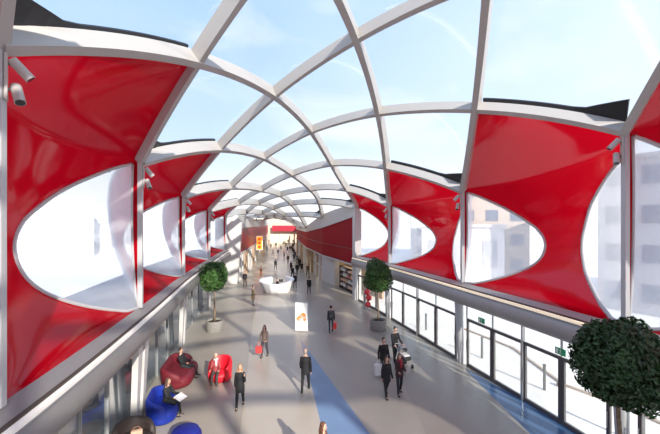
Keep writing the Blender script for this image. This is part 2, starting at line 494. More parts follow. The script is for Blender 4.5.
# white end column (portal) on the right
bm = bmesh.new()
vs = [(2.35, 33.0, 0), (2.95, 33.0, 0), (2.95, 33.0, 8.3), (2.35, 33.0, 9.0)]
va = [bm.verts.new(v) for v in vs]; vb = [bm.verts.new((x - .2, y + .6, z)) for x, y, z in vs]
bm.faces.new(va); bm.faces.new(vb[::-1])
for k in range(4): bm.faces.new((va[k], va[(k + 1) % 4], vb[(k + 1) % 4], vb[k]))
obj('end_wall', bm, white2, wall_right)

# ------------------------------------------------------------------ floor with its inlays (one mesh, pattern by material)
bm = bmesh.new(); FM = [floor_grey, floor_light, floor_dark, floor_blue, floor_navy]
def poly(pts, mi, z):
    f = bm.faces.new([bm.verts.new((x, y, z)) for x, y in pts]); f.material_index = mi
outl = [(cr(Lt, u).x - .55, cr(Lt, u).y) for u in [-3 + .5 * k for k in range(15)]] + [(-14, 42), (-16, 56), (-20, 90), (-25, 140)]
outr = [(cr(Rt, u).x + .0, cr(Rt, u).y) for u in [-3 + .5 * k for k in range(13)]] + [(3.5, 36), (1.5, 46), (-2, 60), (-6, 92), (-10, 140)]
poly(outl[::-1] + outr, 0, 0)
wl = lambda x, y: (G(x, y).x, G(x, y).y)
poly([wl(253, 320), wl(300, 339), (.95, 5.0), (-1.4, 5.0), wl(240, 434)], 1, .003)
poly([wl(253, 320), wl(262, 288), wl(284, 300), wl(300, 339)], 1, .003)
poly([wl(407, 392), (3.3, 9.5), (3.0, 5), (10, 5), (8.6, 10.6), (7.7, 14.2), wl(466, 367), wl(395, 330), wl(376, 340)], 2, .003)
poly([wl(300, 339), (.95, 5.0), (3.25, 5.0), wl(370, 434)], 3, .005)
poly([wl(465, 369), wl(530, 434), (6.9, 8), (9.4, 8), (8.75, 11), (8.05, 14)], 4, .006)
me = bpy.data.meshes.new('floor')
bmesh.ops.recalc_face_normals(bm, faces=bm.faces[:])
for f in bm.faces:
    if f.normal.z < 0: f.normal_flip()
bm.to_mesh(me); bm.free()
floor = link('floor', me, FM); struct(floor, 'polished grey concourse floor with blue inlays', 'floor')

# outside ground
bm = bmesh.new()
for x0, x1, y0, y1 in ((-140, 140, -60, 220),):
    bm.faces.new([bm.verts.new(v) for v in ((x0, y0, -.03), (x1, y0, -.03), (x1, y1, -.03), (x0, y1, -.03))])
struct(obj('pavement', bm, pavem), 'pale sunlit pavement outside the hall', 'pavement')

# ------------------------------------------------------------------ far concourse
def seg_wall(pts, z0, z1, m, name, parent, th=.25, tops=None, out=1, bots=None):
    bm = bmesh.new(); n = len(pts)
    for k in range(n - 1):
        (x0, y0), (x1, y1) = pts[k], pts[k + 1]
        t0 = tops[k] if tops else z1; t1 = tops[k + 1] if tops else z1
        d = Vector((x1 - x0, y1 - y0, 0)).normalized(); nn = Vector((d.y, -d.x, 0)) * th * out
        b0, b1 = (bots[k], bots[k + 1]) if bots else (z0, z0)
        q = [(x0, y0, b0), (x1, y1, b1), (x1, y1, t1), (x0, y0, t0)]
        a = [bm.verts.new(v) for v in q]; b = [bm.verts.new((x + nn.x, y + nn.y, z)) for x, y, z in q]
        bm.faces.new(a); bm.faces.new(b[::-1])
        for j in range(4): bm.faces.new((a[j], a[(j + 1) % 4], b[(j + 1) % 4], b[j]))
    return obj(name, bm, m, parent)
RW = [(2.35, 33.4), (.6, 39), (-.9, 43.5), (-3.8, 57), (-6.2, 73), (-8.6, 90), (-11, 124)]
RT = [7.85, 7.2, 6.65, 5.8, 5.7, 5.7, 5.7]
seg_wall(RW, 3.2, 8, darkred, 'red_fascia', wall_right, tops=[v + .3 for v in RT])
seg_wall([(x - .12, y) for x, y in RW], 7, 9, white2, 'white_fascia', wall_right, th=.5, bots=RT, tops=[9.1, 8.75, 8.3, 6.7, 6.5, 6.5, 6.5])
seg_wall([(x + 2.6, y) for x, y in RW], 3.2, 3.3, white2, 'shop_ceiling', wall_right, th=2.7, out=-1)
bm = bmesh.new()
tube(bm, [Vector((x - .10, y, 4.75)) for x, y in RW], .03, 6)
tube(bm, [Vector((x - .10, y, 3.3)) for x, y in RW], .05, 6)
obj('rail', bm, mat('dark_red_rail', (.1, .01, .015), .4), wall_right)
LW = [(-11.3, 42.6), (-12.2, 52), (-13.8, 64), (-16.6, 90), (-22, 124)]
seg_wall(LW, 3.4, 6.6, mat('red_shop_glass', (.26, .025, .035), .4, noise=.45, nscale=.5), 'red_fascia', wall_left, out=-1)
seg_wall([(x + .1, y) for x, y in LW], 6.6, 8.2, white2, 'white_fascia', wall_left, th=.5, out=-1)
warm = mat('warm_shop_wall', (.42, .30, .19), .7, noise=.2, nscale=.7)
seg_wall([(x - 2.6, y) for x, y in LW], 0, 3.4, warm, 'shop_back_wall', wall_left, out=-1)
seg_wall([(x + 2.6, y) for x, y in RW], 0, 3.3, warm, 'shop_back_wall', wall_right)
seg_wall([(x - 2.6, y) for x, y in LW], 3.36, 3.42, white2, 'shop_ceiling', wall_left, th=2.8, out=1)
# pale piers between the shops
def pier(parent, x, y, w, d, z, rz, m=white2):
    bm = bmesh.new(); box(bm, (x, y, z / 2), (w, d, z), rz, bev=.02); obj('pier', bm, m, parent)
for f in (0.02, .22, .42, .62, .82): 
    for (a, b) in zip(LW, LW[1:]):
        pier(wall_left, a[0] + (b[0] - a[0]) * f, a[1] + (b[1] - a[1]) * f, .35, .5, 3.4, 0, white2 if f < .5 else mat('tan_pier', (.5, .36, .25), .5))
q0, q1 = G(321, 281), G(334, 286)
bm = bmesh.new()
a = math.atan2(q1.y - q0.y, q1.x - q0.x); mid = (q0 + q1) / 2
box(bm, (mid.x + .35, mid.y + .25, 1.62), ((q1 - q0).length, .6, 3.24), a, bev=.02); obj('white_pier', bm, white2, wall_right)
for (a, b) in zip(RW[2:], RW[3:]):
    for f in (.15, .38, .6, .82): pier(wall_right, a[0] + (b[0] - a[0]) * f, a[1] + (b[1] - a[1]) * f, .3, .5, 3.25, 0, warm if f > .5 else white2)
# far end wall
wall_back = empty('wall_back'); struct(wall_back, 'bright shopfront wall closing the far end of the concourse', 'wall')
bm = bmesh.new(); box(bm, (-16.5, 124.5, 4.5), (13, .5, 9)); obj('plaster', bm, mat('far_cream', (.6, .5, .4), .7), wall_back)
bm = bmesh.new(); box(bm, (-16.0, 122.6, 5.35), (8.5, .5, 2.0)); obj('red_band', bm, mat('far_red', (.38, .02, .04), .45), wall_back)
for k in range(6):
    bm = bmesh.new(); box(bm, (-20.5 + k * 1.75, 124.1, 1.7), (1.1, .1, 3.0)); obj('shop_window', bm, mat('far_lit_window', (.9, .8, .6), .5, emit=(1, .85, .6), estr=.9), wall_back)
# unseen wall added behind the viewer to keep low sun out
bm = bmesh.new(); box(bm, (3, -15.5, 5), (17, .4, 10)); o = obj('wall_front', bm, white2); struct(o, 'plain white wall added to close the unseen near end of the hall', 'wall')

# hanging lit signs on the left of the far concourse
def lit_sign(x, y, w, h, z, label, cols):
    o = empty('lit_sign', (x, y, z - h / 2)); tag(o, label, 'sign')
    bm = bmesh.new(); box(bm, (0, .05, h / 2), (w, .16, h), bev=.02); obj('case', bm, mat('sign_white', (.9, .85, .8), .4), o)
    bm = bmesh.new(); box(bm, (0, -.045, h / 2), (w * .82, .03, h * .9)); obj('lit_face', bm, mat('sign_orange', (.9, .25, .03), .4, emit=(1, .3, .03), estr=1.0), o)
    bm = bmesh.new()
    for k in range(3): 
        r = bmesh.ops.create_cone(bm, cap_ends=True, segments=16, radius1=w * .22, radius2=w * .22, depth=.02)
        bmesh.ops.transform(bm, matrix=Matrix.Translation((0, -.07, h * (.22 + .28 * k))) @ Matrix.Rotation(PI / 2, 4, 'X'), verts=r['verts'])
    obj('round_motif', bm, mat('sign_red', (.8, .03, .02), .4, emit=(.9, .1, .02), estr=.5), o)
    bm = bmesh.new(); cyl(bm, (0, .05, h), (0, .05, h + 1.2), .02, n=6); obj('hanger', bm, darkfr, o)
    return o
g = G(259.5, 262)
lit_sign((259.5 - 330) / F * 62, 62, 1.15, 2.5, 3.7, 'tall orange lit sign hanging outside the left shops', None)

# pendant chandelier-like white lamp under the far roof
def saucer(x, y, z, r, label):
    o = empty('ceiling_lamp', (x, y, z)); tag(o, label, 'lamp', None)
    bm = bmesh.new(); lathe(bm, [(r * .2, .35), (r * .6, .28), (r, .05), (r, 0), (r * .55, .1), (.02, .12)], 28); obj('shade', bm, white, o, smooth=True, auto=50)
    for k in range(8):
        bm = bmesh.new(); ell(bm, (r * .7 * math.cos(k * PI / 4), r * .7 * math.sin(k * PI / 4), .02), (.12, .12, .08), 8, 6)
        obj('bulb', bm, mat('warm_bulb', (1, .9, .7), .4, emit=(1, .86, .62), estr=6), o)
    bm = bmesh.new(); cyl(bm, (0, 0, .3), (0, 0, 1.4), .02, n=6); obj('stem', bm, chrome, o)
saucer(-12.6, 60, 8.0, 1.5, 'white saucer lamp with a ring of bulbs above the tall orange sign')

# ------------------------------------------------------------------ outdoors
def building(name, x, y, w, d, h, rz, m, rows, cols, label, winm, cat='building', roofm=None):
    o = empty(name, (x, y, -.03), rz); tag(o, label, cat)
    bm = bmesh.new(); box(bm, (0, 0, h / 2), (w, d, h)); obj('walls', bm, m, o)
    bm = bmesh.new(); box(bm, (0, 0, h + .15), (w + .5, d + .5, .3)); obj('roof', bm, roofm or m, o)
    for r in range(rows):
        for c in range(cols):
            ww = w / cols * .5; hh = h / rows * .45
            px = -w / 2 + w * (c + .5) / cols; pz = h * (r + .55) / rows
            bm = bmesh.new(); box(bm, (px, -d / 2 - .02, pz), (ww, .1, hh)); obj('window', bm, winm, o)
    return o
winA = mat('pale_window', (.5, .52, .55), .3); winB = mat('dark_window', (.14, .18, .24), .2)
bW = mat('white_render', (.82, .81, .79), .8, noise=.03); bB = mat('beige_render', (.62, .50, .40), .8, noise=.05)
bG = mat('grey_render', (.45, .46, .48), .8, noise=.05); bK = mat('brick_tan', (.5, .36, .28), .85, noise=.12, nscale=2)
building('building', -64, 66, 30, 12, 12.5, R_(52), bW, 3, 6, 'white flat-roofed building seen through the large left window', winA)
building('building', -55, 44, 14, 10, 6.5, R_(68), bG, 2, 4, 'low grey building beyond the leftmost window', winA)
building('building', -52, 96, 26, 12, 10, R_(38), bW, 3, 6, 'long white block behind the second left window', winA)
building('building', 22, 52, 12, 9, 13, R_(-20), bB, 4, 4, 'beige block with windows seen through the right half-oval window', winB)
building('building', 16.5, 44, 9, 7, 6.8, R_(-20), bW, 1, 3, 'low white annex in front of the beige block', winA)
building('building', 34, 30, 12, 18, 12.5, R_(-58), bG, 4, 5, 'grey block beyond the window at the right edge', winB)
building('building', 30, 72, 26, 10, 11, R_(-12), bW, 3, 6, 'long white block far beyond the right doors', winA)

def car(x, y, rz, m, label):
    o = empty('car', (x, y, -.03), rz); tag(o, label, 'car', None)
    bm = bmesh.new(); box(bm, (0, 0, .62), (4.2, 1.7, .6), bev=.14); obj('body', bm, m, o, smooth=True, auto=35)
    bm = bmesh.new(); vs = box(bm, (-.15, 0, 1.15), (2.2, 1.5, .56))
    for v in vs:
        if v.co.z > 1.2: v.co.x *= .72; v.co.y *= .86
    obj('cabin', bm, winB, o)
    for sx in (-1.3, 1.3):
        for sy in (-.8, .8):
            bm = bmesh.new(); cyl(bm, (sx, sy - .1, .32), (sx, sy + .1, .32), .32, n=18); obj('wheel', bm, mat('tyre', (.03, .03, .03), .8), o)
car(-26, 23, R_(70), mat('car_dark', (.08, .09, .11), .25, coat=.5), 'dark parked car outside the large left window')
car(-30, 31, R_(70), mat('car_silver', (.5, .51, .53), .25, metal=.5, coat=.5), 'silver parked car further back outside the large left window')
car(-22, 17.5, R_(65), mat('car_red', (.35, .03, .03), .25, coat=.5), 'dull red parked car nearest outside the large left window')

# bollards and kerb outside the doors
bollm = mat('bollard_grey', (.10, .10, .105), .5)
def bollard(x, y, label):
    o = empty('bollard', (x, y, -.03)); tag(o, label, 'bollard', 'bollards along the kerb outside the doors')
    bm = bmesh.new(); cyl(bm, (0, 0, 0), (0, 0, 1.05), .06, n=14); obj('shaft', bm, bollm, o)
    bm = bmesh.new(); lathe(bm, [(.075, 1.05), (.075, 1.1), (.03, 1.14)], 14); obj('cap', bm, bollm, o)
for (x, y, lab) in ((544.5, 390, 'dark bollard outside the door left of the big tree'), (482, 358, 'dark bollard outside the door beside the right wall column'),
                    (643, 446, 'dark bollard just right of the big tree trunk'), (426, 330, 'dark bollard outside the second bay of doors')):
    p = G(x, y, -.03); bollard(p.x, p.y, lab)
bm = bmesh.new()
kp = [G(452, 330, 0), G(500, 350, 0), G(548, 388, 0), G(600, 408, 0), G(652, 432, 0), G(720, 462, 0)]
kp = [Vector((p.x + .9, p.y + .3, 0)) for p in kp]
sweep(bm, kp, [(Vector((.9, .3, 0)), Vector((0, 0, 1)))] * len(kp), [(-.07, -.03), (.07, -.03), (.07, .06), (-.07, .06)])
struct(obj('kerb', bm, mat('kerb_stone', (.52, .44, .36), .85)), 'stone kerb outside the doors', 'kerb')
p = G(549, 386, 0); o = empty('street_stone', (p.x + .5, p.y, 0)); tag(o, 'small brown stone lying by the kerb outside the doors', 'stone')
bm = bmesh.new(); ell(bm, (0, 0, .07), (.16, .12, .1), 10, 8); obj('lump', bm, mat('brown_stone', (.35, .22, .12), .9, noise=.2), o)

# ------------------------------------------------------------------ exit signs over the doors
exg = mat('exit_green', (.03, .27, .13), .5, emit=(.03, .6, .22), estr=.05); exw = mat('exit_white', (.9, .95, .9), .5)
def exit_sign(u, label):
    p, ni, t = inward(Rt, u, GR + .12); rz = math.atan2(t.y, t.x)
    o = empty('exit_sign', (p.x, p.y, 2.52), rz); tag(o, label, 'sign', 'green exit signs over the doors')
    bm = bmesh.new(); box(bm, (0, 0, .12), (.42, .04, .24), bev=.008); obj('plate', bm, exg, o)
    bm = bmesh.new()
    s = 1
    for yy in (-.024, .024):
        ell(bm, (-.02, yy, .195), (.02, .004, .02), 8, 6)
        box(bm, (-.03, yy, .14), (.03, .006, .07)); box(bm, (.0, yy, .155), (.07, .006, .014)); box(bm, (-.06, yy, .07), (.05, .006, .016)); box(bm, (-.005, yy, .075), (.016, .006, .07))
        box(bm, (.12, yy, .12), (.1, .006, .17))
    obj('running_figure', bm, exw, o)
    bm = bmesh.new(); cyl(bm, (0, 0, .24), (0, 0, .62), .008, n=6); obj('hanger', bm, chrome, o)
exit_sign(.80, 'green exit sign over the doors beside the right wall column')
exit_sign(.27, 'green exit sign over the doors just left of the big tree')

# ------------------------------------------------------------------ spotlights on the posts
lens = mat('lamp_lens', (.02, .02, .025), .15)
def spot_pair(T, i, label, sc=.72):
    p, n, t = side(T, i); top = H + cr(T, i).z
    ni = -n; sgn = 1
    o = empty('spotlight_pair', (p.x + ni.x * .1, p.y + ni.y * .1, top - 1.25)); tag(o, label, 'spotlight', 'twin spotlights on the wall posts')
    tt = t if T is Lt else -t
    fwd = (ni * .85 + t * .5).normalized()          # into the hall, away from the viewer
    bm = bmesh.new(); c = fwd * .06
    a = math.atan2(fwd.y, fwd.x)
    box(bm, (c.x, c.y, .66), (.05, .14, .8), a, bev=.01); obj('bracket', bm, white, o)
    for z, aim in ((.90, Vector((fwd.x * .5, fwd.y * .5, -.55))), (.46, Vector((ni.x * .35 - t.x * .3, ni.y * .35 - t.y * .3, -.75)))):
        h0 = fwd * .10 + Vector((0, 0, z)); s0 = fwd * .15 + Vector((0, 0, z))
        d = aim.normalized(); q = s0 + fwd * .05
        bm = bmesh.new(); cyl(bm, h0 - fwd * .06, s0, .03, n=8); obj('swivel', bm, darkfr, o)
        bm = bmesh.new(); cyl(bm, q - d * .10, q + d * .27, .082, n=20); hd = obj('lamp_head', bm, white, o, smooth=True, auto=40)
        bm = bmesh.new(); cyl(bm, q + d * .265, q + d * .275, .07, n=20); obj('lens', bm, lens, hd)
spot_pair(Lt, 0, 'large white twin spotlight on the post at the left edge')
spot_pair(Lt, 1, 'white twin spotlight on the second left post, over a red panel')
spot_pair(Lt, 2, 'small white twin spotlight on the third left post')
spot_pair(Lt, 3, 'tiny white twin spotlight on the farthest left post')
spot_pair(Rt, 0, 'white twin spotlight on the tall post above the big tree')
spot_pair(Rt, 1, 'white twin spotlight on the middle right post')
spot_pair(Rt, 2, 'tiny white twin spotlight on the farthest right post')

# ------------------------------------------------------------------ potted trees
def tree(x, y, r, hz, zc, n, seed, label, lm, leaf=.085, sq=2.6):
    rnd = random.Random(seed)
    o = empty('potted_tree', (x, y, 0)); tag(o, label, 'tree', 'clipped trees in round planters')
    bm = bmesh.new(); lathe(bm, [(.50, 0), (.53, .04), (.56, .68), (.56, .72), (.49, .72), (.48, .62)], 32); obj('pot', bm, concrete, o, smooth=True, auto=40)
    bm = bmesh.new(); lathe(bm, [(.02, .64), (.3, .645), (.485, .62)], 24); obj('soil', bm, soilm, o)
    bm = bmesh.new(); tube(bm, [Vector((.02 * math.sin(k), .02 * math.cos(k * 1.3), .6 + (zc + hz * .3 - .6) * k / 8)) for k in range(9)], [.065 - .004 * k for k in range(9)], 10)
    tr = obj('trunk', bm, barkm, o, smooth=True)
    bm = bmesh.new()
    for k in range(16):
        a = rnd.uniform(0, 2 * PI); b = Vector((math.cos(a) * r * .75, math.sin(a) * r * .75, zc + rnd.uniform(-.6, .75) * hz))
        s = Vector((0, 0, zc - hz * .7 + rnd.uniform(0, .9) * hz)); tube(bm, [s, (s + b) / 2 + Vector((0, 0, .1)), b], [.03, .02, .008], 6)
    obj('branch', bm, barkm, o)
    bm = bmesh.new()
    lumps = [(rnd.uniform(0, 2 * PI), rnd.uniform(-.8, .8), rnd.uniform(.06, .16)) for _ in range(26)]
    for k in range(n):
        while True:
            d = Vector((rnd.gauss(0, 1), rnd.gauss(0, 1), rnd.gauss(0, 1))); d.normalize()
            break
        q = (abs(d.x) ** sq + abs(d.y) ** sq) ** (1 / sq); nrm = (q ** sq + abs(d.z) ** sq) ** (1 / sq)
        rr = rnd.uniform(.3, 1) ** .42 / nrm
        bump = 1 + sum(h * math.exp(-((math.atan2(d.y, d.x) - a + PI) % (2 * PI) - PI) ** 2 * 5 - (d.z - e) ** 2 * 8) for a, e, h in lumps) - .12
        c = Vector((d.x * r * rr * bump, d.y * r * rr * bump, d.z * hz * rr * bump + zc))
        ax = (d + Vector((rnd.gauss(0, .6), rnd.gauss(0, .6), rnd.gauss(0, .6)))).normalized()
        s1 = ax.orthogonal().normalized(); s1 = (Matrix.Rotation(rnd.uniform(0, 2 * PI), 3, ax) @ s1); s2 = ax.cross(s1)
        l = leaf * rnd.uniform(.7, 1.3); w = l * .45
        vs = [c - s1 * l, c + s2 * w + ax * w * .25, c + s1 * l, c - s2 * w + ax * w * .25]
        bm.faces.new([bm.verts.new(v) for v in vs])
    me = bpy.data.meshes.new('crown'); bm.to_mesh(me); bm.free(); link('crown', me, lm, o)
p = G(214.5, 331); tree(p.x, p.y, .82, 1.06, 3.68, 5200, 3, 'round-cropped green tree in a planter in front of the left shopfront', leafm, .085)
p = G(378, 330); tree(p.x, p.y, .90, 1.22, 3.68, 5200, 4, 'round-cropped green tree in a planter before the white curved end wall', leafm, .085, 2.2)
tree(7.36, 8.9, .93, 1.14, 3.66, 10500, 5, 'large dark clipped tree in the near right corner', leafd, .075, 2.5)

# ------------------------------------------------------------------ information desk and lit display
p = G(280, 287)
desk = empty('information_desk', (p.x, 37.3, 0)); tag(desk, 'white faceted ring-shaped information desk in the middle of the concourse', 'desk')
bm = bmesh.new(); n = 11; a0, a1 = R_(118), R_(118 + 304)
ring = []
for k in range(n + 1):
    a = a0 + (a1 - a0) * k / n; hh = 1.18 + .18 * math.cos((k / n) * 2 * PI) * (1 if True else 0)
    ca, sa = math.cos(a), math.sin(a)
    ring.append([bm.verts.new(v) for v in ((1.42 * ca, 1.42 * sa, 0), (1.86 * ca, 1.86 * sa, hh), (1.45 * ca, 1.45 * sa, hh), (1.36 * ca, 1.36 * sa, 0))])
for r0, r1 in zip(ring, ring[1:]):
    for k in range(4): bm.faces.new((r0[k], r0[(k + 1) % 4], r1[(k + 1) % 4], r1[k]))
bm.faces.new(ring[0][::-1]); bm.faces.new(ring[-1]); obj('counter', bm, mat('desk_white', (.93, .92, .92), .3, coat=.3), desk)
bm = bmesh.new()
for k in range(n):
    pass
box(bm, (.55, -.75, 1.2), (.45, .04, .3), R_(20), bev=.01); cyl(bm, (.55, -.74, 1.06), (.55, -.74, 1.2), .03, n=8); box(bm, (.55, -.74, 1.05), (.2, .14, .02), R_(20)); 
mon = tag(obj('monitor', bm, mat('monitor_black', (.02, .02, .02), .3)), 'black computer monitor on the white information desk', 'monitor'); mon.location = desk.location; mon.location.z += .04

p = G(301.5, 331)
tot = empty('display_stand', (p.x, p.y, 0), R_(-4)); tag(tot, 'white poster display standing on the floor with an orange and pink picture', 'display')
bm = bmesh.new(); box(bm, (0, 0, .03), (.9, .4, .06), bev=.01); obj('base', bm, chrome, tot)
bm = bmesh.new(); box(bm, (0, 0, .98), (.86, .12, 1.84), bev=.02); obj('case', bm, mat('display_white', (.9, .9, .88), .35), tot)
bm = bmesh.new(); box(bm, (0, -.065, 1.0), (.76, .01, 1.7)); face = obj('poster', bm, mat('poster_white', (.95, .94, .9), .4, emit=(1, .98, .93), estr=.2), tot)
rnd = random.Random(5)
for nm, col, pts in (('orange_blossom', (.9, .28, .06), 7), ('pink_blossom', (.9, .45, .35), 6)):
    bm = bmesh.new()
    for k in range(pts):
        r = bmesh.ops.create_cone(bm, cap_ends=True, segments=14, radius1=rnd.uniform(.07, .14), radius2=.05, depth=.008)
        bmesh.ops.transform(bm, matrix=Matrix.Translation((rnd.uniform(-.24, .26), -.074 - k * .0005, rnd.uniform(.75, 1.15))) @ Matrix.Rotation(PI / 2, 4, 'X'), verts=r['verts'])
    obj(nm, bm, mat(nm, col, .5), face)

# red and white sweet stand behind the tree
p = G(368, 311)
st = empty('sweet_stand', (p.x, p.y + .5, 0)); tag(st, 'small white stand with round red globes behind the right planter', 'stand')
bm = bmesh.new(); cyl(bm, (0, 0, 0), (0, 0, .05), .26, n=18); cyl(bm, (0, 0, .05), (0, 0, 1.5), .05, n=10); box(bm, (-.22, .1, .7), (.2, .12, 1.4), bev=.02); obj('pole', bm, white, st)
for (x, z, r) in ((.05, .45, .24), (.12, 1.0, .26), (-.02, 1.5, .27)):
    bm = bmesh.new(); ell(bm, (x, -.08, z), (r, r, r), 14, 10); obj('globe', bm, mat('candy_red', (.75, .03, .04), .25, coat=.5), st, smooth=True)

# shop shelf with goods on the right
a, b = G(339.5, 288), G(356.5, 297)
a += Vector((.15, .5, 0)); b += Vector((.1, .5, 0))
rz = math.atan2(b.y - a.y, b.x - a.x); L = (b - a).length; print('SHELF', a, b); mid = (a + b) / 2
sh = empty('shop_shelf', (mid.x, mid.y, 0), rz); tag(sh, 'dark shop shelving stocked with small goods under the red wall', 'shelf')
woodd = mat('shelf_dark', (.11, .07, .05), .6)
bm = bmesh.new(); box(bm, (0, .3, 1.25), (L, .05, 2.5)); obj('back_panel', bm, woodd, sh)
for sx in (-1, 1):
    bm = bmesh.new(); box(bm, (sx * (L / 2 - .03), .08, 1.25), (.06, .5, 2.5)); obj('side_panel', bm, woodd, sh)
for z in (.3, .85, 1.4, 1.95, 2.48):
    bm = bmesh.new(); box(bm, (0, .06, z), (L - .12, .46, .05)); obj('shelf_board', bm, woodd, sh)
gc = [(.75, .72, .68), (.6, .18, .16), (.7, .45, .3), (.78, .6, .55), (.25, .2, .2), (.8, .8, .75)]
gn = ['white', 'red', 'tan', 'pink', 'dark', 'cream']; rows = ['bottom', 'second', 'third', 'top']
M4 = Matrix.Translation((mid.x, mid.y, 0)) @ Matrix.Rotation(rz, 4, 'Z')
rnd = random.Random(11)
for r, z in enumerate((.325, .875, 1.425, 1.975)):
    nn = 6
    for k in range(nn):
        ci = (k * 5 + r * 2 + (k * r) % 3) % 6; hh = rnd.uniform(.22, .42); bm = bmesh.new()
        box(bm, (0, 0, hh / 2), ((L - .3) / nn * .72, .26, hh), bev=.02)
        q = M4 @ Vector((-(L - .3) / 2 + (L - .3) * (k + .5) / nn, .02, z))
        o = obj('goods_box', bm, mat('goods_' + gn[ci], gc[ci], .6)); o.location = q; o.rotation_euler = (0, 0, rz)
        tag(o, 'small %s goods on the %s board of the shop shelving' % (gn[ci], rows[r]), 'box', 'goods on the shop shelving, %s board' % rows[r])

# ------------------------------------------------------------------ tub armchairs
def tub(x, y, rz, r, hgt, m, label, cat='armchair'):
    o = empty('tub_armchair', (x, y, 0), rz); tag(o, label, cat, None)
    bm = bmesh.new(); lathe(bm, [(r * .72, .0), (r * .86, .1), (r * .9, .26), (r * .84, .37), (r * .6, .42), (.02, .43)], 28); obj('seat', bm, m, o, smooth=True)
    bm = bmesh.new(); rings = []; n = 30       # wrap-around back, opening toward -y
    for k in range(n + 1):
        f = k / n; a = R_(-35) + f * R_(250); e = math.sin(PI * f) ** .45
        hh = .42 + (hgt - .42) * e
        prof = [(r * .98, .06), (r * 1.02, hh * .5), (r * 1.04, hh * .85), (r * .98, hh), (r * .84, hh), (r * .74, hh * .86), (r * .72, hh * .5), (r * .72, .1)]
        rings.append([bm.verts.new((q * math.cos(a), q * math.sin(a), z)) for q, z in prof])
    for a, b in zip(rings, rings[1:]):
        for k in range(8): bm.faces.new((a[k], a[(k + 1) % 8], b[(k + 1) % 8], b[k]))
    bm.faces.new(rings[0][::-1]); bm.faces.new(rings[-1]); obj('backrest', bm, m, o, smooth=True, auto=60)
    return o
vred = mat('dark_red_fabric', (.17, .012, .022), .6, noise=.1); vblue = mat('royal_blue_fabric', (.008, .03, .31), .55, noise=.1)
vbr = mat('bright_red_fabric', (.72, .012, .03), .5); vblk = mat('brown_black_fabric', (.03, .02, .018), .6); vnavy = mat('deep_blue_fabric', (.006, .012, .2), .55)

# ------------------------------------------------------------------ people
def evalmesh(bm, voxel, smooth_it=4):
    me = bpy.data.meshes.new('t'); bm.to_mesh(me); bm.free()
    o = bpy.data.objects.new('t', me); COL.objects.link(o)
    md = o.modifiers.new('r', 'REMESH'); md.mode = 'VOXEL'; md.voxel_size = voxel; md.use_smooth_shade = True
    if smooth_it:
        s = o.modifiers.new('s', 'SMOOTH'); s.iterations = smooth_it; s.factor = .5
    dg = bpy.context.evaluated_depsgraph_get()
    r = bpy.data.meshes.new_from_object(o.evaluated_get(dg))
    bpy.data.objects.remove(o); bpy.data.meshes.remove(me)
    for p in r.polygons: p.use_smooth = True
    return r
def limb(bm, pts, rad, n=10):
    for (a, b, ra, rb) in zip(pts, pts[1:], rad, rad[1:]):
        cyl(bm, a, b, ra, rb, n)
    for p, r in zip(pts, rad): ell(bm, p, (r, r, r), 10, 8)
def rings_loft(bm, rs, n=16, X=Vector((1, 0, 0)), Y=Vector((0, 1, 0))):
    prev = None; first = None
    for (c, rx, ry) in rs:
        cur = [bm.verts.new(c + X * (rx * math.cos(2 * PI * k / n)) + Y * (ry * math.sin(2 * PI * k / n))) for k in range(n)]
        if prev:
            for k in range(n): bm.faces.new((prev[k], prev[(k + 1) % n], cur[(k + 1) % n], cur[k]))
        else: first = cur
        prev = cur
    bm.faces.new(first[::-1]); bm.faces.new(prev)

CLOTH = {}
def cloth(col):
    k = 'cloth_%02x%02x%02x' % tuple(int(c * 255) for c in col)
    return mat(k, col, .8, noise=.12, nscale=12)

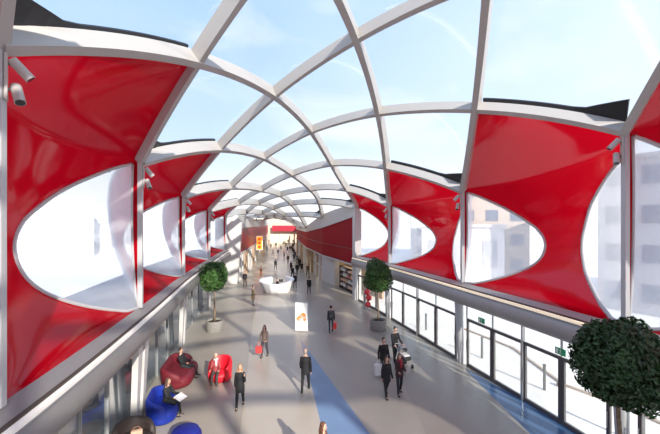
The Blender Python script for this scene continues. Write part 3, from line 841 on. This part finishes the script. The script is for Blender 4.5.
def person(loc, rz, label, h=1.75, female=False, coat=(.02, .02, .022), legs=(.03, .03, .035), hair=(.05, .03, .02), shoes=(.02, .02, .02),
           hips=((18, 4), (-14, 12)), arms=((-14, 6, 14), (14, 6, 18)), coat_len=.72, lean=0, head_turn=0, long_hair=False, bald=False,
           seat=None, near=True, group=None, scarf=None, face_col=None, bare_legs=False, twist=0, z0=0):
    """faces -y before rz.  hips: (hip pitch, knee bend) right/left; arms: (pitch, spread, elbow bend) right/left"""
    k = h / 1.75
    root = empty('person', loc, rz); tag(root, label, 'person', group)
    def d(pitch, spread=0, sx=1):
        p, s = R_(pitch), R_(spread)
        return Vector((sx * math.sin(s), -math.sin(p) * math.cos(s), -math.cos(p) * math.cos(s)))
    thigh, shin, ua, fa = .44 * k, .43 * k, .30 * k, .26 * k
    sh_w = (.145 if female else .168) * k; hw = .09 * k
    leg = []
    for sx, (hp, kb) in zip((-1, 1), hips):
        hip = Vector((sx * hw, 0, 0)); kn = hip + d(hp, 2, sx) * thigh; an = kn + d(hp - kb, 1, sx) * shin
        leg.append((hip, kn, an))
    low = min(l[2].z for l in leg)
    pz = (-low + .085 * k) if seat is None else seat + .10 * k
    pel = Vector((0, 0, pz + z0))
    leg = [tuple(q + pel for q in l) for l in leg]
    ln = R_(lean)
    up = Vector((0, -math.sin(ln), math.cos(ln))); yv = Vector((0, math.cos(ln), math.sin(ln)))
    wst = pel + up * .17 * k; ch = pel + up * .36 * k; shc = pel + up * .50 * k; nk = pel + up * .57 * k
    hd = nk + (up * .5 + Vector((0, 0, .5))).normalized() * .145 * k + Vector((0, -.02 * k, 0))
    arm = []
    for sx, (ap, sp, eb) in zip((-1, 1), arms):
        s = shc + Vector((sx * sh_w, 0, -.055 * k)); e = s + d(ap, sp, sx) * ua; w = e + d(ap + eb, sp * .3 - (4 if eb > 40 else 0), sx) * fa
        arm.append((s, e, w, d(ap + eb + 6, 0, sx)))
    vx = (.016 if near else .034) * k
    # body: one continuous surface
    bm = bmesh.new()
    rings_loft(bm, [(pel - up * .06 * k, .10 * k, .08 * k), (pel + up * .02 * k, .145 * k, .10 * k), (wst, .115 * k, .085 * k), (ch, .145 * k, .10 * k), (shc, .12 * k, .075 * k), (nk, .055 * k, .055 * k), (hd - up * .02, .055 * k, .06 * k)], 16, Y=yv)
    ell(bm, hd, (.076 * k, .094 * k, .115 * k), 16, 12)
    ell(bm, hd + Vector((0, -.035 * k, -.055 * k)), (.05 * k, .055 * k, .055 * k), 12, 8)      # jaw
    for l in leg:
        limb(bm, l, [.075 * k, .05 * k, .036 * k])
        ft = l[2] + Vector((0, -.05 * k, -.03 * k)); ell(bm, ft, (.036 * k, .085 * k, .035 * k))
    for (s, e, w, hdv) in arm:
        limb(bm, [s, e, w], [.05 * k, .038 * k, .028 * k])
        ell(bm, w + hdv * .05 * k, (.026 * k, .032 * k, .05 * k), 10, 8)
    me = evalmesh(bm, vx if near else vx, 3)
    if near:
        b2 = bmesh.new(); b2.from_mesh(me)
        for sx, (s, e, w, hdv) in zip((-1, 1), arm):     # five fingers rooted in the palm
            base = w + hdv * .075 * k; sd = Vector((0, 1, 0)) if abs(hdv.y) < .8 else Vector((1, 0, 0))
            inw = Vector((-sx, 0, 0))
            for q, (off, ln_) in enumerate(((-.024, .062), (-.008, .072), (.008, .068), (.023, .054))):
                r0 = base + sd * off * k; m1 = r0 + hdv * ln_ * .55 * k; m2 = m1 + (hdv * .8 + inw * .5).normalized() * ln_ * .5 * k
                tube(b2, [r0, m1, m2], [.010 * k, .009 * k, .007 * k], 6)
            t0 = w + hdv * .03 * k - sd * .025 * k; t1 = t0 + (hdv * .6 - sd * .7 + inw * .3).normalized() * .035 * k; t2 = t1 + (hdv * .9 + inw * .3).normalized() * .03 * k
            tube(b2, [t0, t1, t2], [.012 * k, .011 * k, .009 * k], 6)
        # nose, ears
        Rt_ = Matrix.Rotation(R_(head_turn), 3, 'Z')
        nose = [hd + Rt_ @ Vector((0, -.088 * k, .012 * k)), hd + Rt_ @ Vector((0, -.112 * k, -.018 * k)), hd + Rt_ @ Vector((0, -.09 * k, -.03 * k))]
        tube(b2, nose, [.008 * k, .014 * k, .012 * k], 6)
        for sx in (-1, 1): ell(b2, hd + Rt_ @ Vector((sx * .076 * k, .008 * k, -.005 * k)), (.012 * k, .022 * k, .03 * k), 8, 6)
        b2.to_mesh(me); b2.free()
        for p in me.polygons: p.use_smooth = True
    body = link('body', me, face_col or skin, root)
    if near:
        bm = bmesh.new()
        for sx in (-1, 1): ell(bm, hd + Rt_ @ Vector((sx * .03 * k, -.085 * k, .012 * k)), (.011 * k, .008 * k, .007 * k), 8, 6)
        obj('eyes', bm, eyem, root)
        bm = bmesh.new(); ell(bm, hd + Rt_ @ Vector((0, -.089 * k, -.058 * k)), (.022 * k, .008 * k, .007 * k), 8, 6)
        obj('mouth', bm, mat('lip', (.45, .16, .14), .5), root)
    # trousers
    bm = bmesh.new()
    rings_loft(bm, [(pel - up * .08 * k, .12 * k, .10 * k), (pel + up * .02 * k, .16 * k, .118 * k), (wst, .13 * k, .10 * k)], 16, Y=yv)
    for l in leg:
        end = l[2] + (l[1] - l[2]) * .08
        limb(bm, [l[0], l[1], end], [.09 * k, .066 * k, .052 * k] if not bare_legs else [.085 * k, .056 * k, .042 * k])
    link('trousers', evalmesh(bm, vx, 2), cloth(legs), root)
    # coat with sleeves
    bm = bmesh.new(); hem = pel + up * (.57 - coat_len) * k if seat is None else pel - up * .02 * k
    hl = (pel - hem).length
    rs = [(hem, (.175 + .05 * hl) * k, (.135 + .06 * hl) * k)]
    if hem.z < pel.z - .12: rs.append((pel - up * .08 * k, .185 * k, .14 * k))
    rs += [(pel + up * .04 * k, .172 * k, .128 * k), (wst, (.132 if female else .152) * k, .112 * k), (ch, .172 * k, .13 * k), (shc - up * .02 * k, .135 * k, .092 * k), (nk - up * .035 * k, .075 * k, .072 * k)]
    rings_loft(bm, rs, 18, Y=yv)
    for (s, e, w, hdv) in arm: limb(bm, [s, e, w + (e - w) * .06], [.066 * k, .054 * k, .045 * k])
    link('coat', evalmesh(bm, vx, 2), cloth(coat), root)
    # shoes
    for l in leg:
        bm = bmesh.new(); a = l[2]
        ell(bm, a + Vector((0, -.055 * k, -.045 * k)), (.046 * k, .125 * k, .04 * k), 12, 8); ell(bm, a + Vector((0, .0, -.01 * k)), (.045 * k, .055 * k, .06 * k), 10, 8)
        obj('shoe', bm, cloth(shoes), root, smooth=True)
    # hair
    RH = Matrix.Rotation(R_(head_turn), 3, 'Z')
    bm = bmesh.new()
    if bald: ell(bm, hd + RH @ Vector((0, .025 * k, -.012 * k)), (.082 * k, .085 * k, .075 * k), 14, 10)
    else:
        ell(bm, hd + RH @ Vector((0, .02 * k, .028 * k)), (.088 * k, .096 * k, .105 * k), 14, 10)
        if long_hair:
            c0 = hd + RH @ Vector((0, .05 * k, 0)); c1 = hd + RH @ Vector((0, .085 * k, -.14 * k)); c2 = hd + RH @ Vector((0, .095 * k, -.27 * k))
            rings_loft(bm, [(c2, .07 * k, .03 * k), (c1, .105 * k, .055 * k), (c0, .09 * k, .07 * k)], 14)
            for sx in (-1, 1): limb(bm, [hd + RH @ Vector((sx * .07 * k, 0, 0)), hd + RH @ Vector((sx * .09 * k, -.005 * k, -.13 * k)), hd + RH @ Vector((sx * .085 * k, -.02 * k, -.24 * k))], [.03 * k, .032 * k, .018 * k], 8)
    link('hair', evalmesh(bm, max(vx, .014 * k), 2), cloth(hair), root)
    if scarf:
        bm = bmesh.new(); tube(bm, [nk + Vector((.085 * k * math.cos(a), .085 * k * math.sin(a), -.01)) for a in [2 * PI * q / 14 for q in range(14)]], .04 * k, 8, closed=True)
        rings_loft(bm, [(ch + Vector((.03, -.13 * k, -.1 * k)), .045, .02), (nk + Vector((.03, -.11 * k, -.02)), .05, .03)], 10)
        obj('scarf', bm, cloth(scarf), root, smooth=True)
    bpy.context.view_layer.update()
    return root, [Vector(a[2] + a[3] * .08 * k) for a in arm], dict(hd=hd, pel=pel, arm=arm)
def world_of(root, v):
    return Matrix.Translation(root.location) @ Matrix.Rotation(root.rotation_euler.z, 4, 'Z') @ v

def bag(pos, w, d, h, m, label, rz=0):
    """shopping bag with handles; pos is where the hand holds it"""
    o = empty('shopping_bag', (pos.x, pos.y, pos.z - h - .16), rz); tag(o, label, 'bag')
    bm = bmesh.new(); vs = box(bm, (0, 0, h / 2), (w, d, h))
    for v in vs:
        if v.co.z < h * .5: v.co.x *= .9
    obj('sack', bm, m, o)
    for sy in (-1, 1):
        bm = bmesh.new(); tube(bm, [Vector((w * .28 * math.cos(a), sy * d * .3 * (1 - math.sin(a) * .8), h + .17 * math.sin(a))) for a in [PI * q / 10 for q in range(11)]], .008, 6)
        obj('handle', bm, m, o)
    return o

BLK = (.014, .014, .017)
# woman in black, long fair hair
p = G(240, 407)
person(p, R_(8), 'woman in a black coat with long fair hair, hand raised to her face', 1.68, True, BLK, (.012, .012, .014), (.42, .24, .11), hips=((16, 3), (-10, 14)), arms=((-12, 10, 10), (30, 12, 125)), coat_len=.86, long_hair=True)
# bald man walking away
p = G(305.5, 391)
person(p, R_(176), 'bald man in a black jacket walking away down the middle', 1.82, False, BLK, (.012, .012, .015), (.35, .31, .28), hips=((16, 4), (-14, 10)), arms=((-10, 10, 16), (12, 10, 24)), coat_len=.78, bald=True)
# woman with the red bag
p = G(264.5, 357)
r, hn, _ = person(p, R_(-12), 'woman in a brown patterned jacket carrying a red bag', 1.70, True, (.16, .11, .10), (.05, .05, .06), (.03, .018, .014), hips=((10, 2), (-10, 8)), arms=((8, 16, 20), (10, 14, 60)), coat_len=.66, long_hair=True)
w = world_of(r, hn[0]); bag(w, .36, .16, .34, mat('bag_red', (.62, .05, .05), .5), 'red shopping bag held by the woman in the brown jacket', R_(10))
# man with backpack and red bag
p = G(331, 332.5)
r, hn, jj = person(p, R_(184), 'man in a dark grey jacket with a backpack walking away', 1.76, False, (.05, .055, .055), (.06, .07, .09), (.03, .02, .016), hips=((10, 2), (-8, 6)), arms=((6, 10, 8), (-6, 8, 8)), coat_len=.66)
w = world_of(r, hn[0]); bag(w, .3, .14, .42, mat('bag_bright_red', (.85, .06, .05), .5), 'bright red shopping bag held by the man with the backpack', R_(5))
bp = world_of(r, Vector((0, .21, jj['pel'].z + .1)))
o = empty('backpack', bp, r.rotation_euler.z); tag(o, 'dark backpack worn by the man with the bright red bag', 'backpack')
bm = bmesh.new(); box(bm, (0, .0, .2), (.3, .17, .42), bev=.05); obj('pouch', bm, cloth((.075, .08, .085)), o, smooth=True, auto=50)
bm = bmesh.new(); box(bm, (0, .1, .13), (.22, .06, .2), bev=.02); obj('front_pocket', bm, cloth((.12, .125, .13)), o)
# group with the pram
p = G(383.5, 376)
r, hn, _ = person(p, R_(12), 'man in a black jacket with a white bag, left of the pram group', 1.80, False, (.016, .014, .015), (.03, .03, .035), (.02, .014, .012), hips=((12, 3), (-10, 10)), arms=((2, 14, 10), (10, 8, 20)), coat_len=.74)
w = world_of(r, hn[0]); bag(w, .42, .16, .5, mat('bag_white', (.8, .8, .8), .5), 'white carrier bag held by the man beside the pram group', R_(15))
p = G(386.5, 396.5)
person(p, R_(16), 'woman in a black coat with brown hair at the front of the pram group', 1.68, True, BLK, (.012, .012, .014), (.07, .04, .025), hips=((16, 2), (-14, 14)), arms=((-10, 8, 14), (14, 6, 20)), coat_len=.84, long_hair=True)
p = G(399.5, 394)
person(p, R_(10), 'woman in dark clothes with a red scarf holding a bag close', 1.70, True, (.05, .018, .024), (.02, .022, .028), (.09, .04, .025), hips=((12, 2), (-8, 10)), arms=((18, 6, 70), (16, 6, 76)), coat_len=.72, long_hair=True, scarf=(.35, .02, .04))
p = G(395, 362)
r, hn, _ = person(p, R_(20), 'tall man in black pushing the pram', 1.82, False, BLK, (.02, .02, .024), (.025, .016, .012), hips=((12, 3), (-10, 10)), arms=((22, 8, 40), (24, 8, 40)), coat_len=.74)
pr = world_of(r, Vector((.12, -.72, 0)))
pram = empty('pram', (pr.x, pr.y, 0), R_(20)); tag(pram, 'black and grey pram pushed by the tall man in black', 'pram')
bm = bmesh.new(); box(bm, (0, 0, .5), (.42, .62, .2), bev=.07); obj('seat', bm, cloth((.03, .03, .035)), pram, smooth=True, auto=50)
bm = bmesh.new(); ell(bm, (0, .14, .78), (.24, .3, .26), 16, 12)
bmesh.ops.bisect_plane(bm, geom=bm.verts[:] + bm.edges[:] + bm.faces[:], plane_co=(0, .12, .72), plane_no=(0, -1, -.55), clear_outer=True); hd_ = obj('hood', bm, cloth((.22, .22, .24)), pram, smooth=True); md = hd_.modifiers.new('thickness', 'SOLIDIFY'); md.thickness = .02
bm = bmesh.new()
for sx in (-1, 1):
    cyl(bm, (sx * .22, .55, 1.02), (sx * .22, -.32, .12), .013, n=8); cyl(bm, (sx * .22, -.1, .5), (sx * .22, .34, .12), .013, n=8)
cyl(bm, (-.22, .55, 1.02), (.22, .55, 1.02), .016, n=8); obj('chassis', bm, chrome, pram)
for sx in (-1, 1):
    for y, rr in ((-.32, .11), (.34, .14)):
        bm = bmesh.new(); cyl(bm, (sx * .25 - .02, y, rr), (sx * .25 + .02, y, rr), rr, n=18); obj('wheel', bm, MATS['tyre'], pram)
bm = bmesh.new(); box(bm, (0, -.02, .63), (.32, .44, .08), bev=.03); obj('blanket', bm, cloth((.75, .74, .72)), pram)
# mid distance
p = G(253, 305.5)
person(p, R_(80), 'person in a long tan coat standing near the information desk', 1.72, True, (.27, .21, .12), (.06, .06, .07), (.07, .05, .03), hips=((4, 1), (-3, 2)), arms=((4, 8, 15), (8, 8, 30)), coat_len=1.0)
p = G(245, 286.5)
person(p, R_(6), 'man in a dark suit walking past the white left end wall', 1.76, False, (.018, .018, .024), (.02, .02, .025), (.04, .025, .02), hips=((12, 2), (-10, 8)), coat_len=.72)
p = G(261, 279)
person(p, R_(150), 'person in an orange top standing left of the information desk', 1.62, True, (.48, .17, .07), (.2, .12, .08), (.06, .03, .02), hips=((4, 1), (-4, 2)), coat_len=.7)
p = Vector((desk.location.x + .05, desk.location.y - .15, 0))
person(p, R_(75), 'attendant in black sitting inside the white information desk', 1.68, True, BLK, BLK, (.03, .02, .016), hips=((88, 85), (86, 85)), arms=((30, 10, 50), (30, 10, 50)), seat=.5)
ch = empty('stool', p); tag(ch, 'grey swivel stool under the attendant inside the desk', 'stool')
bm = bmesh.new(); cyl(bm, (0, 0, .44), (0, 0, .5), .2, n=18); obj('seat', bm, cloth((.2, .2, .2)), ch)
bm = bmesh.new(); cyl(bm, (0, 0, .02), (0, 0, .44), .03, n=8); cyl(bm, (0, 0, 0), (0, 0, .03), .22, n=16); obj('base', bm, chrome, ch)
p = G(295, 288.5)
person(p, R_(170), 'person in dark clothes standing at the right side of the desk', 1.74, False, (.03, .03, .04), (.04, .045, .06), (.03, .02, .015), hips=((5, 1), (-5, 2)), coat_len=.72)
p = G(309, 294)
person(p, R_(178), 'man in black standing alone right of the information desk', 1.74, False, BLK, BLK, (.03, .02, .015), hips=((4, 0), (-4, 2)), coat_len=.76)
# woman at the lower frame edge
person(Vector((-.2, 9.75, 0)), R_(62), 'brown-haired woman whose head shows at the bottom edge', 1.70, True, (.12, .07, .05), (.04, .04, .05), (.13, .055, .03), coat_len=.75, long_hair=True)

# seating corner
def capsule_ring(L, r, z, n=40):
    out = []
    for k in range(n):
        a = 2 * PI * k / n; x, y = r * math.cos(a), r * math.sin(a)
        out.append(Vector((x, y + (L / 2 - r) * (1 if math.sin(a) >= 0 else -1), z)))
    return out
def capsule_sofa(x, y, rz, L, r, m, label):
    """long-rounded sofa along y, back on the -x side"""
    o = empty('capsule_sofa', (x, y, 0), rz); tag(o, label, 'sofa')
    bm = bmesh.new(); prev = None
    for (q, z) in ((.86, 0), (.97, .08), (1.0, .24), (.96, .36), (.86, .43), (.6, .45), (.2, .455)):
        cur = [bm.verts.new(v) for v in capsule_ring(L - 2 * r * (1 - q), r * q, z)]
        if prev:
            for k in range(40): bm.faces.new((prev[k], prev[(k + 1) % 40], cur[(k + 1) % 40], cur[k]))
        else: bm.faces.new(cur[::-1])
        prev = cur
    bm.faces.new(prev); obj('seat', bm, m, o, smooth=True)
    bm = bmesh.new(); rings = []; n = 44
    base = capsule_ring(L, r, 0, 80)
    idx = list(range(14, 67))                       # the arc around the -x side
    for j, q in enumerate(idx):
        f = j / (len(idx) - 1); e = math.sin(PI * f) ** .4; v = base[q]
        c = Vector((0, max(-(L / 2 - r), min(L / 2 - r, v.y)), 0)); d = (v - c).normalized()
        hh = .44 + .42 * e
        rings.append([bm.verts.new(c + d * (r * a) + Vector((0, 0, z))) for a, z in ((.98, .2), (1.05, hh * .6), (1.06, hh * .9), (.98, hh), (.82, hh), (.72, hh * .85), (.70, .5), (.74, .25))])
    for a, b in zip(rings, rings[1:]):
        for k in range(8): bm.faces.new((a[k], a[(k + 1) % 8], b[(k + 1) % 8], b[k]))
    bm.faces.new(rings[0][::-1]); bm.faces.new(rings[-1]); obj('backrest', bm, m, o, smooth=True, auto=60)
    return o
c = Vector((-6.98, 16.35, 0)); capsule_sofa(c.x, c.y, R_(10), 2.5, .66, vred, 'long rounded dark red sofa against the left shopfront')
person(c + Vector((.02, .25, 0)), R_(78), 'person in black lounging on the dark red sofa', 1.72, False, BLK, (.03, .03, .035), (.05, .03, .02), hips=((80, 45), (86, 52)), arms=((35, 8, 55), (30, 8, 60)), seat=.42, lean=-14)
c = Vector((-6.28, 13.25, 0)); capsule_sofa(c.x, c.y, R_(14), 1.7, .53, vblue, 'bright blue rounded sofa with a reader sitting on it')
r, hn, _ = person(c + Vector((.05, .12, 0)), R_(74), 'person in black reading a paper on the bright blue sofa', 1.72, True, (.02, .02, .024), (.03, .03, .028), (.12, .07, .05), hips=((84, 70), (80, 66)), arms=((30, 8, 62), (30, 8, 62)), seat=.42, lean=4, long_hair=True)
w = (world_of(r, hn[0]) + world_of(r, hn[1])) / 2
bm = bmesh.new(); box(bm, (0, -.1, .015), (.42, .3, .012)); o = obj('newspaper', bm, mat('paper', (.88, .87, .85), .7)); o.location = w; o.rotation_euler = (R_(25), 0, R_(74))
tag(o, 'white newspaper held by the reader on the blue sofa', 'newspaper')
c = Vector((-5.25, 16.1, 0)); tub(c.x + .16, c.y + .12, R_(-12), .52, .98, vbr, 'bright red round-backed armchair standing out on the floor')
person(c + Vector((.05, -.16, 0)), R_(10), 'person in a red jacket sitting in the bright red armchair', 1.68, True, (.36, .06, .065), (.07, .06, .06), (.6, .42, .35), hips=((80, 72), (72, 66)), arms=((32, 10, 60), (30, 10, 55)), seat=.42, scarf=(.75, .7, .68))
tub(-6.28, 11.25, R_(70), .60, .80, vblk, 'brown-black tub armchair at the bottom edge by the shopfront')
o = empty('handbag', (-6.2, 11.22, .435), R_(30)); tag(o, 'small beige handbag lying on the brown-black armchair', 'bag')
bm = bmesh.new(); box(bm, (0, 0, .09), (.34, .16, .18), bev=.04); obj('pouch', bm, cloth((.55, .34, .24)), o, smooth=True, auto=50)
bm = bmesh.new(); tube(bm, [Vector((.12 * math.cos(a), 0, .17 + .12 * math.sin(a))) for a in [PI * q / 10 for q in range(11)]], .012, 6); obj('handle', bm, cloth((.3, .16, .1)), o)
o = empty('pouf', (-4.62, 11.2, 0)); tag(o, 'round deep blue pouf at the bottom edge of the picture', 'pouf')
bm = bmesh.new(); lathe(bm, [(.40, 0), (.47, .08), (.50, .3), (.48, .5), (.40, .62), (.24, .69), (.02, .71)], 30); obj('cushion', bm, vnavy, o, smooth=True)
bm = bmesh.new(); lathe(bm, [(.385, .625), (.405, .635), (.405, .615)], 30); obj('piping', bm, vblue, o, smooth=True)

# far crowd: eight kinds built once, then copied
kinds = [
    ('far shopper in a black coat walking away up the concourse', dict(h=1.76, coat=BLK, legs=BLK)),
    ('far shopper in a black coat and long hair walking this way', dict(h=1.66, female=True, coat=BLK, legs=BLK, coat_len=.86, long_hair=True)),
    ('far shopper in a navy jacket and jeans', dict(h=1.78, coat=(.02, .03, .06), legs=(.06, .08, .13))),
    ('far shopper in a grey coat', dict(h=1.70, female=True, coat=(.14, .14, .15), legs=(.03, .03, .035), coat_len=.84)),
    ('far shopper in a brown jacket', dict(h=1.72, coat=(.13, .075, .045), legs=(.04, .035, .03))),
    ('far shopper in a pale jacket', dict(h=1.68, female=True, coat=(.5, .45, .4), legs=(.06, .06, .08))),
]
spots = [(275.5, 270, 0), (291, 272, 1), (299, 267, 0), (294, 262, 0), (287.5, 253, 2), (290, 252, 0), (284, 258, 5), (301, 253, 1), (296, 251, 0), (281, 251, 3),
         (276, 248, 0), (271, 249, 4), (267, 252, 3), (283, 245, 1), (288, 244, 0), (293, 244, 2), (298, 246, 3), (279, 242.5, 0), (285, 240, 1), (291, 239.5, 0),
         (274, 242, 2), (269, 244, 4), (296, 240, 1), (300, 259, 2), (253, 265, 4), (314, 276, 4), (305, 263, 3), (278, 256, 2), (302, 273, 1), (288, 264, 4), (292.5, 279, 0), (297, 275, 0), (295, 256, 2), (304, 268, 0), (286, 248, 1), (300, 249, 0), (273, 256, 3)]
protos = {}
def children(o): return [c for c in COL.objects if c.parent == o]
rnd = random.Random(21)
for (x, y, kd) in spots:
    p = G(x, y)
    for (a, b) in zip(RW, RW[1:]):
        if a[1] <= p.y <= b[1]: p.x = min(p.x, a[0] + (b[0] - a[0]) * (p.y - a[1]) / (b[1] - a[1]) - 1.2)
    rz = rnd.choice((0, PI)) + rnd.uniform(-.4, .4)
    lab, kw = kinds[kd]; grp = 'distant crowd: ' + lab
    if kd == 0: rz = PI + rnd.uniform(-.3, .3)
    if kd == 1: rz = rnd.uniform(-.3, .3)
    if kd not in protos:
        r, _, _ = person(p, rz, lab, near=False, group=grp, **kw); protos[kd] = (r, children(r))
    else:
        src, chs = protos[kd]
        c = src.copy(); COL.objects.link(c); c.location = p; c.rotation_euler = (0, 0, rz)
        for q in chs:
            e = q.copy(); COL.objects.link(e); e.parent = c

# ------------------------------------------------------------------ light
def area(x, y, z, sx, sy, power, col=(1, .82, .6)):
    l = bpy.data.lights.new('shop_and_fill_light', 'AREA'); l.shape = 'RECTANGLE'; l.size = sx; l.size_y = sy; l.energy = power; l.color = col
    o = bpy.data.objects.new('shop_and_fill_light', l); COL.objects.link(o); o.location = (x, y, z)
for x, y in ((-13.2, 48), (-14.6, 58), (-16.4, 72), (-18.5, 88), (-21.5, 106)): area(x, y, 3.2, 1.2, 6, 60)
for x, y in ((2.2, 37.5), (1.0, 46), (-1.6, 56), (-4.4, 72), (-6.8, 88), (-9, 106)): area(x, y, 3.1, 1.2, 6, 45)
for x, y in ((-8.5, 62), (-11.5, 84), (-14.5, 106)): area(x, y, 7.2, 4, 8, 150, (1, .9, .76))  # added fill lights over the far concourse, outside the shops

SUN_EL, SX, SY = 25, .47, -.88
l = bpy.data.lights.new('sun', 'SUN'); l.energy = 5.4; l.angle = R_(.9); l.color = (1, .93, .82)
o = bpy.data.objects.new('sun', l); COL.objects.link(o)
dv = Vector((SX * math.cos(R_(SUN_EL)), SY * math.cos(R_(SUN_EL)), math.sin(R_(SUN_EL))))
o.rotation_euler = dv.to_track_quat('Z', 'Y').to_euler(); o.location = dv * 60

W = bpy.data.worlds.new('sky'); S.world = W; W.use_nodes = True
nt = W.node_tree; N = nt.nodes; L = nt.links
bg = N['Background']; tc = N.new('ShaderNodeTexCoord'); sp = N.new('ShaderNodeSeparateXYZ'); L.new(tc.outputs['Generated'], sp.inputs[0])
r1 = N.new('ShaderNodeValToRGB'); L.new(sp.outputs['Z'], r1.inputs['Fac'])
cr_ = r1.color_ramp; cr_.elements[0].position = 0.0; cr_.elements[0].color = (1.2, 1.15, 1.08, 1); cr_.elements[1].position = .9; cr_.elements[1].color = (.27, .47, .84, 1)
e = cr_.elements.new(.10); e.color = (.88, .94, 1.0, 1); e = cr_.elements.new(.22); e.color = (.57, .74, .95, 1); e = cr_.elements.new(.5); e.color = (.41, .61, .92, 1)
nz = N.new('ShaderNodeTexNoise'); nz.inputs['Scale'].default_value = 2.2; nz.inputs['Detail'].default_value = 6; nz.inputs['Distortion'].default_value = .6
mp = N.new('ShaderNodeMapping'); mp.inputs['Scale'].default_value = (1, 1.6, 2.6); L.new(tc.outputs['Generated'], mp.inputs[0]); L.new(mp.outputs[0], nz.inputs['Vector'])
r2 = N.new('ShaderNodeValToRGB'); r2.color_ramp.elements[0].position = .52; r2.color_ramp.elements[0].color = (0, 0, 0, 1); r2.color_ramp.elements[1].position = .8; r2.color_ramp.elements[1].color = (.7, .7, .7, 1)
L.new(nz.outputs['Fac'], r2.inputs['Fac'])
mx = N.new('ShaderNodeMix'); mx.data_type = 'RGBA'; L.new(r2.outputs['Color'], mx.inputs['Factor']); L.new(r1.outputs['Color'], mx.inputs['A']); mx.inputs['B'].default_value = (1, 1, 1, 1)
vd = N.new('ShaderNodeVectorMath'); vd.operation = 'DOT_PRODUCT'; L.new(tc.outputs['Generated'], vd.inputs[0]); vd.inputs[1].default_value = (.93, -.30, -.1)
mr = N.new('ShaderNodeMapRange'); mr.inputs['From Min'].default_value = -.5; mr.inputs['From Max'].default_value = .7; mr.inputs['To Min'].default_value = 0; mr.inputs['To Max'].default_value = .6
L.new(vd.outputs['Value'], mr.inputs['Value'])
m9 = N.new('ShaderNodeMix'); m9.data_type = 'RGBA'; L.new(mr.outputs['Result'], m9.inputs['Factor']); L.new(mx.outputs['Result'], m9.inputs['A']); m9.inputs['B'].default_value = (.88, .96, 1.03, 1)
L.new(m9.outputs['Result'], bg.inputs['Color']); bg.inputs['Strength'].default_value = 1.0

# ------------------------------------------------------------------ camera and view
c = bpy.data.cameras.new('camera'); co = bpy.data.objects.new('camera', c); COL.objects.link(co)
co.location = (0, 0, H); co.rotation_euler = (PI / 2, 0, 0)
c.sensor_width = 36; c.lens = 36 * F / 660; c.shift_y = (YH - 217) / 660; c.clip_end = 600
S.camera = co
S.view_settings.view_transform = 'Standard'; S.view_settings.look = 'None'; S.view_settings.gamma = 1; S.view_settings.exposure = 0.36
S.view_settings.use_curve_mapping = False
S.cycles.use_denoising = True
S.cycles.transparent_max_bounces = 24; S.cycles.max_bounces = 10; S.cycles.diffuse_bounces = 5
S.cycles.sample_clamp_indirect = 8
